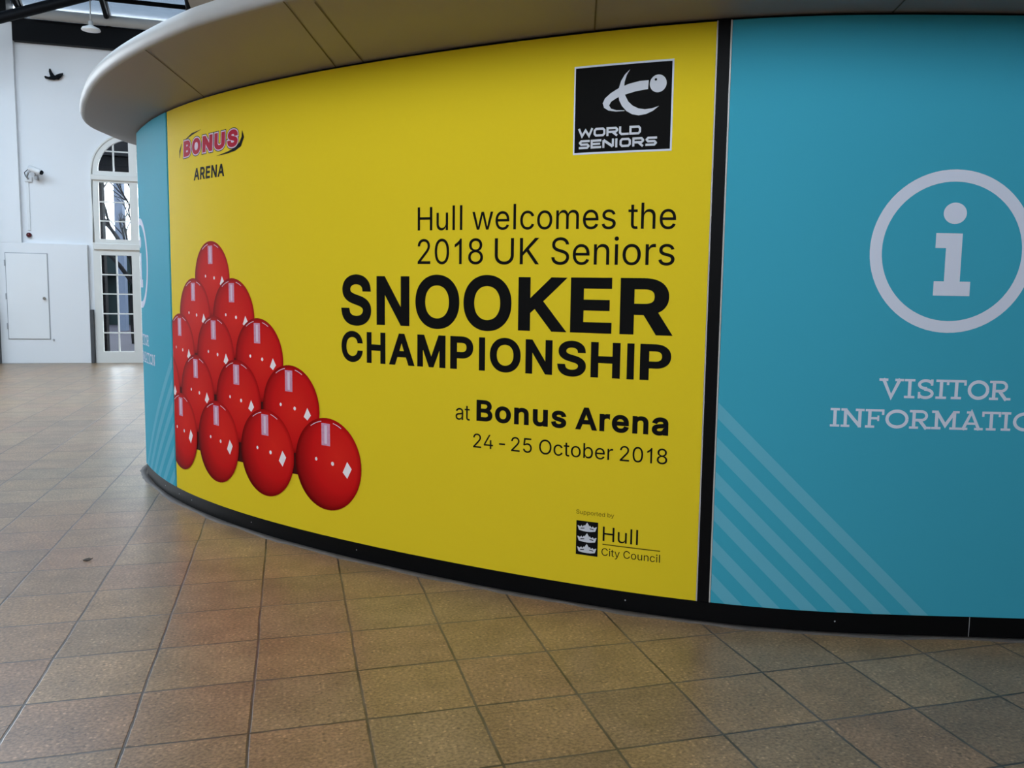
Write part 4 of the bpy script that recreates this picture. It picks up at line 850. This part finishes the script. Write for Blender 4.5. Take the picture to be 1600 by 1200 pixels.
# council logo at the foot of the poster
bm = bmesh.new(); put_text(bm, 'Supported by', 7.331, 7.532, 0.467, 0.021); pprint('lettering', bm, 'print_olive')
bm = bmesh.new(); fill(bm, [sq(7.333, 7.450, 0.258, 0.433)]); crest = pprint('crest', bm, 'print_black')
for zc in (0.385, 0.330, 0.275):
    bm = bmesh.new()
    P_ = [(-.052, .024), (-.044, .022), (-.038, .018), (-.030, .026), (-.024, .018), (-.016, .028), (-.012, .024), (-.006, .034), (0, .042), (.006, .034), (.012, .024), (.016, .028), (.024, .018), (.030, .026), (.038, .018), (.044, .022), (.052, .024),
          (.044, .0), (.020, -.004), (0, -.005), (-.020, -.004), (-.044, .0)]
    fill(bm, [[(7.3915 + x, zc + y) for x, y in P_]])
    fill(bm, [[(7.3915 + x, zc + y) for x, y in ((-.036, .007), (-.014, .010), (-.014, .014), (-.034, .012))]], 0.0002, 1); fill(bm, [[(7.3915 + x, zc + y) for x, y in ((.014, .010), (.036, .007), (.034, .012), (.014, .014))]], 0.0002, 1)
    sub('crown', bm, ['print_grey', 'print_black'], 0.0017, crest)
bm = bmesh.new(); put_text(bm, 'Hull', 7.475, 7.657, 0.344, 0.073); pprint('lettering', bm, 'print_black')
bm = bmesh.new(); put_text(bm, 'City Council', 7.471, 7.770, 0.269, 0.038); pprint('lettering', bm, 'print_black')
bm = bmesh.new(); strip(bm, [(7.475, 0.3265), (7.769, 0.3265)], 0.005); pprint('rule_line', bm, 'print_olive')

# ------------------------------------------------------------------ blue information panels
SLAB_T, SLAB_S = 0.17, 0.125
def slab(bm, ch, x, y, w, h):
    """slab-serif capital in a box of width w, height h"""
    t = SLAB_T * h; sf = SLAB_S * h
    R_ = lambda a, b, c, d: fill(bm, [[(x + a, y + c), (x + b, y + c), (x + b, y + d), (x + a, y + d)]])
    def st(p, tt=None): strip(bm, [(x + a, y + b) for a, b in p], tt or t)
    if ch == 'I': R_(w / 2 - t / 2, w / 2 + t / 2, 0, h); R_(0, w, 0, sf); R_(0, w, h - sf, h)
    elif ch == 'T': R_(w / 2 - t / 2, w / 2 + t / 2, 0, h); R_(0, w, h - sf, h); R_(w * .24, w * .76, 0, sf); R_(0, sf, h * .72, h); R_(w - sf, w, h * .72, h)
    elif ch == 'V':
        st([(w * .16, h), (w / 2, t * .25), (w * .84, h)]); R_(0, w * .36, h - sf, h); R_(w * .64, w, h - sf, h)
    elif ch == 'A':
        st([(w * .16, 0), (w / 2, h - t * .25), (w * .84, 0)]); R_(0, w * .36, 0, sf); R_(w * .64, w, 0, sf); R_(w * .28, w * .72, h * .28, h * .28 + sf)
        R_(w * .30, w * .55, h - sf, h)
    elif ch == 'N':
        R_(w * .12, w * .12 + t, 0, h); R_(w * .88 - t, w * .88, 0, h); st([(w * .12 + t * .4, h - t * .3), (w * .88 - t * .4, t * .3)])
        R_(0, w * .38, 0, sf); R_(0, w * .2, h - sf, h); R_(w * .62, w, h - sf, h)
    elif ch == 'M':
        R_(w * .12, w * .12 + t, 0, h); R_(w * .88 - t, w * .88, 0, h); st([(w * .12 + t * .5, h - t * .4), (w / 2, h * .22), (w * .88 - t * .5, h - t * .4)])
        R_(0, w * .34, 0, sf); R_(w * .66, w, 0, sf); R_(0, w * .2, h - sf, h); R_(w * .8, w, h - sf, h)
    elif ch == 'F':
        R_(w * .14, w * .14 + t, 0, h); R_(0, w * .5, 0, sf); R_(0, w, h - sf, h); R_(w - sf, w, h * .70, h); R_(w * .14, w * .74, h * .45, h * .45 + sf); R_(w * .74 - sf * .8, w * .74, h * .36, h * .66)
    elif ch == 'O': st(arc(w / 2, h / 2, w / 2 - t / 2, h / 2 - t * .45, 0, 360, 36))
    elif ch == 'R':
        R_(w * .13, w * .13 + t, 0, h); R_(0, w * .42, 0, sf); R_(0, w * .5, h - sf, h)
        st([(w * .2, h - t * .4), (w * .5, h - t * .4)] + arc(w * .54, h * .70, w * .24, h * .30 - t * .4, 90, -90, 12) + [(w * .2, h * .40 + t * .4)], t * .85)
        st([(w * .48, h * .44), (w * .80, 0)]); R_(w * .68, w, 0, sf)
    elif ch == 'S':
        st(arc(w / 2, h * .73, w * .36, h * .27 - t * .4, 20, 270, 18) + arc(w / 2, h * .26, w * .38, h * .28 - t * .4, 90, -160, 18), t * .9)
        R_(w * .86 - sf * .6, w * .86 + sf * .4, h * .68, h); R_(w * .08, w * .08 + sf, 0, h * .34)

def info_panel(label, s0, s1, cx, zc, mirror):
    root = empty('information_sign', tuple(bend((s0 + s1) / 2, 0.1, 0)))
    tag(root, label, 'sign')
    bm = bmesh.new(); front_slab(bm, s0, s1, 0.10, 2.802, -0.010, T); child_fix(from_bm('blue_sheet', bm, 'vinyl_blue'), root)
    bm = bmesh.new()
    for top, low in ((1.071, 0.995), (0.907, 0.825), (0.742, 0.665), (0.582, 0.504), (0.414, 0.336), (0.246, 0.165)):
        zb = 0.101; sl = 0.965
        e = s1 - 0.001 if mirror else s0 + 0.001
        sg = -1 if mirror else 1
        fill(bm, [[(e, top), (e, low), (e + sg * (low - zb) / sl, zb), (e + sg * (top - zb) / sl, zb)]])
    pprint('stripes', bm, 'vinyl_blue_pale', 0.0008, root=root)
    bm = bmesh.new(); strip(bm, arc(cx, zc, 0.335, 0.335, 0, 360, 72)[:-1], 0.053, closed=True); pprint('ring', bm, 'vinyl_white', root=root)
    bm = bmesh.new(); dz = zc - 1.783
    fill(bm, [[(cx + 0.004 + 0.051 * math.cos(t), 1.953 + dz + 0.047 * math.sin(t)) for t in np.linspace(0, 2 * math.pi, 33)[:-1]]])
    fill(bm, [[(cx + a - 9.025, b + dz) for a, b in ((8.951, 1.865), (9.068, 1.865), (9.068, 1.652), (9.115, 1.652), (9.115, 1.588), (8.953, 1.588), (8.953, 1.652), (8.998, 1.652), (8.998, 1.799), (8.951, 1.799))]])
    pprint('letter_i', bm, 'vinyl_white', root=root)
    bm = bmesh.new(); h = 0.088
    k = cx - 9.025
    for ch, a, b in zip('VISITOR', (8.739, 8.853, 8.908, 8.994, 9.042, 9.137, 9.235), (8.850, 8.900, 8.988, 9.042, 9.131, 9.234, 9.331)): slab(bm, ch, a + k, 1.121 + dz, b - a, h)
    pprint('lettering', bm, 'vinyl_white', root=root)
    bm = bmesh.new()
    for ch, a, b in zip('INFORMATION', (8.529, 8.577, 8.686, 8.776, 8.884, 8.984, 9.108, 9.210, 9.297, 9.350, 9.458), (8.571, 8.681, 8.770, 8.880, 8.982, 9.108, 9.217, 9.295, 9.340, 9.456, 9.560)): slab(bm, ch, a + k, 0.981 + dz, b - a, 0.086)
    pprint('lettering', bm, 'vinyl_white', root=root)
    return root
info_panel('wide blue visitor information panel right of the black divider post', 8.021, 10.06, 9.025, 1.783, False)
info_panel('narrow slice of blue visitor information panel left of the yellow poster', 1.70, 3.731, 2.716, 1.760, True)

# ================================================================== THINGS ON THE BACK WALL
# black bird cut-out in flight
def wall_local(u, z, d): return hall(u, V0 - d, z)
bird = empty('bird_ornament', wall_local(-4.45, 5.76, 0.0)); tag(bird, 'black bird silhouette in flight high on the white wall', 'wall ornament')
bm = bmesh.new()
tube(bm, [wall_local(-4.60, 5.715, 0.06), wall_local(-4.52, 5.715, 0.07), wall_local(-4.45, 5.73, 0.075), wall_local(-4.37, 5.745, 0.07), wall_local(-4.335, 5.765, 0.065), wall_local(-4.31, 5.765, 0.06)], [0.012, 0.028, 0.045, 0.036, 0.024, 0.006], 10)
child_fix(from_bm('body', bm, 'bird_black'), bird)
def wing(pts, t=0.012):
    bm = bmesh.new(); prism_uz(bm, [pts], V0 - 0.08, V0 - 0.08 + t); child_fix(from_bm('wing', bm, 'bird_black'), bird)
wing([(-4.50, 5.71), (-4.42, 5.76), (-4.47, 5.83), (-4.50, 5.90), (-4.525, 5.895), (-4.53, 5.84)])
wing([(-4.47, 5.70), (-4.36, 5.70), (-4.32, 5.74), (-4.28, 5.80), (-4.275, 5.835), (-4.34, 5.82), (-4.40, 5.79)])
bm = bmesh.new(); prism_uz(bm, [[(-4.62, 5.74), (-4.60, 5.755), (-4.53, 5.735), (-4.53, 5.70), (-4.60, 5.70)]], V0 - 0.07, V0 - 0.06); child_fix(from_bm('tail', bm, 'bird_black'), bird)
bm = bmesh.new(); tube(bm, [wall_local(-4.45, 5.73, 0.0), wall_local(-4.45, 5.73, 0.06)], 0.008, 8); child_fix(from_bm('fixing_pin', bm, 'bird_black'), bird)

# surveillance camera on its bracket
cc = empty('security_camera', wall_local(-4.98, 3.70, 0)); tag(cc, 'white security camera on a wall bracket above the red beacon', 'camera')
bm = bmesh.new(); hbox(bm, -5.06, -4.92, V0 - 0.05, V0, 3.66, 3.76, 0, 0.01); child_fix(from_bm('mounting_box', bm, 'plastic_white'), cc)
bm = bmesh.new(); tube(bm, [wall_local(-4.99, 3.72, 0.04), wall_local(-4.99, 3.74, 0.14), wall_local(-4.95, 3.83, 0.18), wall_local(-4.89, 3.86, 0.20)], 0.018, 10); child_fix(from_bm('bracket_arm', bm, 'plastic_grey'), cc)
bm = bmesh.new()
p0, p1 = wall_local(-4.93, 3.92, 0.19), wall_local(-4.70, 3.83, 0.27)
tube(bm, [p0, p0.lerp(p1, .05), p0.lerp(p1, .95), p1], [0.045, 0.056, 0.056, 0.05], 14); child_fix(from_bm('housing', bm, 'plastic_white'), cc)
bm = bmesh.new(); q = (p1 - p0).normalized(); tube(bm, [p1 - q * 0.005, p1 + q * 0.025], [0.046, 0.040], 14); child_fix(from_bm('lens', bm, 'bird_black'), cc)
bm = bmesh.new(); tube(bm, [wall_local(-5.04, 3.76, 0.03), wall_local(-5.045, 3.84, 0.06), wall_local(-4.99, 3.87, 0.12), wall_local(-4.93, 3.93, 0.17)], 0.008, 6); child_fix(from_bm('cable', bm, 'bird_black'), cc)
bm = bmesh.new(); hbox(bm, -4.855, -4.80, V0 - 0.16, V0 - 0.04, 3.70, 3.80, 0, 0.012); tube(bm, [wall_local(-4.83, 3.77, 0.15), wall_local(-4.83, 3.83, 0.2)], 0.012, 8); tube(bm, [wall_local(-4.83, 3.73, 0.0), wall_local(-4.83, 3.73, 0.05)], 0.012, 8); child_fix(from_bm('junction_box', bm, 'plastic_grey'), cc)
# cable trunking down to the beacon
bm = bmesh.new(); hbox(bm, -5.045, -4.99, V0 - 0.022, V0, 2.70, 3.66, 0, 0.004); tag(from_bm('cable_trunking', bm, 'plastic_white'), 'slim white cable trunking running down from the security camera', 'trunking')
bc = empty('alarm_beacon', wall_local(-5.02, 2.60, 0)); tag(bc, 'small dark red alarm beacon on the wall above the hatch door', 'alarm')
bm = bmesh.new(); lathe(bm, [(0.055, 0.0), (0.055, 0.02), (0.045, 0.026)], wall_local(-5.02, 2.59, 0), 20, 'V'); child_fix(from_bm('base', bm, 'plastic_white'), bc)
bm = bmesh.new(); lathe(bm, [(0.05, 0.02), (0.05, 0.05), (0.04, 0.075), (0.02, 0.09), (0.004, 0.094)], wall_local(-5.02, 2.60, 0), 20, 'V'); child_fix(from_bm('dome', bm, 'beacon_red'), bc)
# dark corner guards
bm = bmesh.new(); hbox(bm, -3.947, -3.885, V0 - 0.135, V0 - 0.001, 0.002, 1.11, 0, 0.006); tag(from_bm('corner_guard', bm, 'guard_grey'), 'dark grey corner guard strip beside the arched window', 'corner guard')
bm = bmesh.new(); hbox(bm, -5.72, -5.585, V0 - 0.36, V0 - 0.341, 0.002, 1.09, 0, 0.004); hbox(bm, -5.599, -5.585, V0 - 0.341, V0 - 0.122, 0.002, 1.09, 0, 0.004); tag(from_bm('corner_guard', bm, 'guard_grey'), 'dark corner guard on the pier at the photo left edge', 'corner guard')
# pendant lamp under the roof
lp = empty('pendant_lamp', hall(-3.46, 18.7, 6.33)); tag(lp, 'small white disc pendant lamp hanging in front of the black fascia', 'lamp')
LP = hall(-3.46, 18.7, 6.33)
bm = bmesh.new(); lathe(bm, [(0.02, 0.10), (0.05, 0.075), (0.15, 0.03), (0.165, 0.0), (0.16, -0.012), (0.02, -0.012)], LP, 24); child_fix(from_bm('shade', bm, 'lamp_shade_white'), lp)
bm = bmesh.new(); lathe(bm, [(0.03, 0.16), (0.045, 0.15), (0.045, 0.09), (0.02, 0.085)], LP, 16); child_fix(from_bm('fitting', bm, 'grey_steel'), lp)
bm = bmesh.new(); tube(bm, [LP + Vector((0, 0, 0.15)), LP + Vector((0, 0, 0.56))], 0.012, 8); child_fix(from_bm('stem', bm, 'grey_steel'), lp)

# dead leaf on the floor
bm = bmesh.new()
c = Vector((-2.642, 4.876, 0.0))
pts = [(-0.028, 0), (-0.018, 0.010), (0.0, 0.014), (0.018, 0.009), (0.030, 0.002), (0.018, -0.009), (0.0, -0.012), (-0.018, -0.008)]
zs = [0.002, 0.006, 0.010, 0.008, 0.016, 0.007, 0.004, 0.003]
top = [bm.verts.new(c + Vector((x, y, z + 0.0025))) for (x, y), z in zip(pts, zs)]; bot = [bm.verts.new(c + Vector((x, y, max(0.0, z - 0.002)))) for (x, y), z in zip(pts, zs)]
bm.faces.new(top); bm.faces.new(bot[::-1])
for i in range(8): bm.faces.new((top[i], bot[i], bot[(i + 1) % 8], top[(i + 1) % 8]))
tag(from_bm('dead_leaf', bm, 'leaf_brown'), 'small dark dead leaf lying on the paving left of the kiosk', 'leaf')

# ================================================================== OUTSIDE THE WINDOW
bm = bmesh.new(); hbox(bm, -24, 14, V0 + 0.25, V0 + 40, -0.25, -0.02); tag(from_bm('street', bm, 'street_grey'), 'grey street outside the window', None, None, 'structure')
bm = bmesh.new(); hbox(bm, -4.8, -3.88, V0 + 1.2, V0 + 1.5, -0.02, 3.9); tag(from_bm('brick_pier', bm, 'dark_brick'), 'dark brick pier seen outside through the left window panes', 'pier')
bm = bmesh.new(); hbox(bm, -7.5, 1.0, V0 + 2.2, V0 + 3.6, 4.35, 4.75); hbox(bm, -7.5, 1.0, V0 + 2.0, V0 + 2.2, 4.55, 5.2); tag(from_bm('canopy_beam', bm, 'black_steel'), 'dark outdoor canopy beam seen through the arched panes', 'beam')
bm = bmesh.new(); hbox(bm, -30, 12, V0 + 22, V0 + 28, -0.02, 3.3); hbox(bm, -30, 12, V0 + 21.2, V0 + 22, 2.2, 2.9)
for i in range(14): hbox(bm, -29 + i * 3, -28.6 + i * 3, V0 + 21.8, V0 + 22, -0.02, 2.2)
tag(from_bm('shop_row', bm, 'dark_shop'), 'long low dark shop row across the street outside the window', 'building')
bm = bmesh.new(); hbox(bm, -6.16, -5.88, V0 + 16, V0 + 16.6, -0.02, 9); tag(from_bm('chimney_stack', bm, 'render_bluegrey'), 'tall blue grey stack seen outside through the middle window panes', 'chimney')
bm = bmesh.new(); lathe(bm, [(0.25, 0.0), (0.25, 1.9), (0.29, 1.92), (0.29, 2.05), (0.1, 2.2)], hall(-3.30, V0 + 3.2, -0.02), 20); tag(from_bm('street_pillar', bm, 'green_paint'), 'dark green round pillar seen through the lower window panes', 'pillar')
def tree(name, base, h, seed, label):
    r = random.Random(seed); bm = bmesh.new()
    def br(p, d, L, rad, dep):
        q = p + d * L * 0.5 + Vector((r.uniform(-1, 1), r.uniform(-1, 1), 0)) * L * 0.06; e = p + d * L
        tube(bm, [p, q, e], [rad, rad * .85, rad * .65], 5, 0, False)
        if dep == 0: return
        for _ in range(3 if dep < 4 else 4):
            nd = (d + Vector((r.uniform(-1, 1), r.uniform(-1, 1), r.uniform(-.4, .7))) * .75).normalized()
            br(p.lerp(e, r.uniform(.55, 1)), nd, L * r.uniform(.55, .78), rad * .55, dep - 1)
    br(Vector(base), Vector((0, 0, 1)), h * .33, h * 0.017, 4)
    tag(from_bm(name, bm, 'bark'), label, 'tree')
tree('bare_tree', hall(-4.25, V0 + 7.5, -0.05), 7.5, 3, 'bare branching tree outside seen through the middle panes')
tree('bare_tree', hall(-1.5, V0 + 15, -0.05), 8.0, 8, 'bare tree farther off beyond the window by the building')
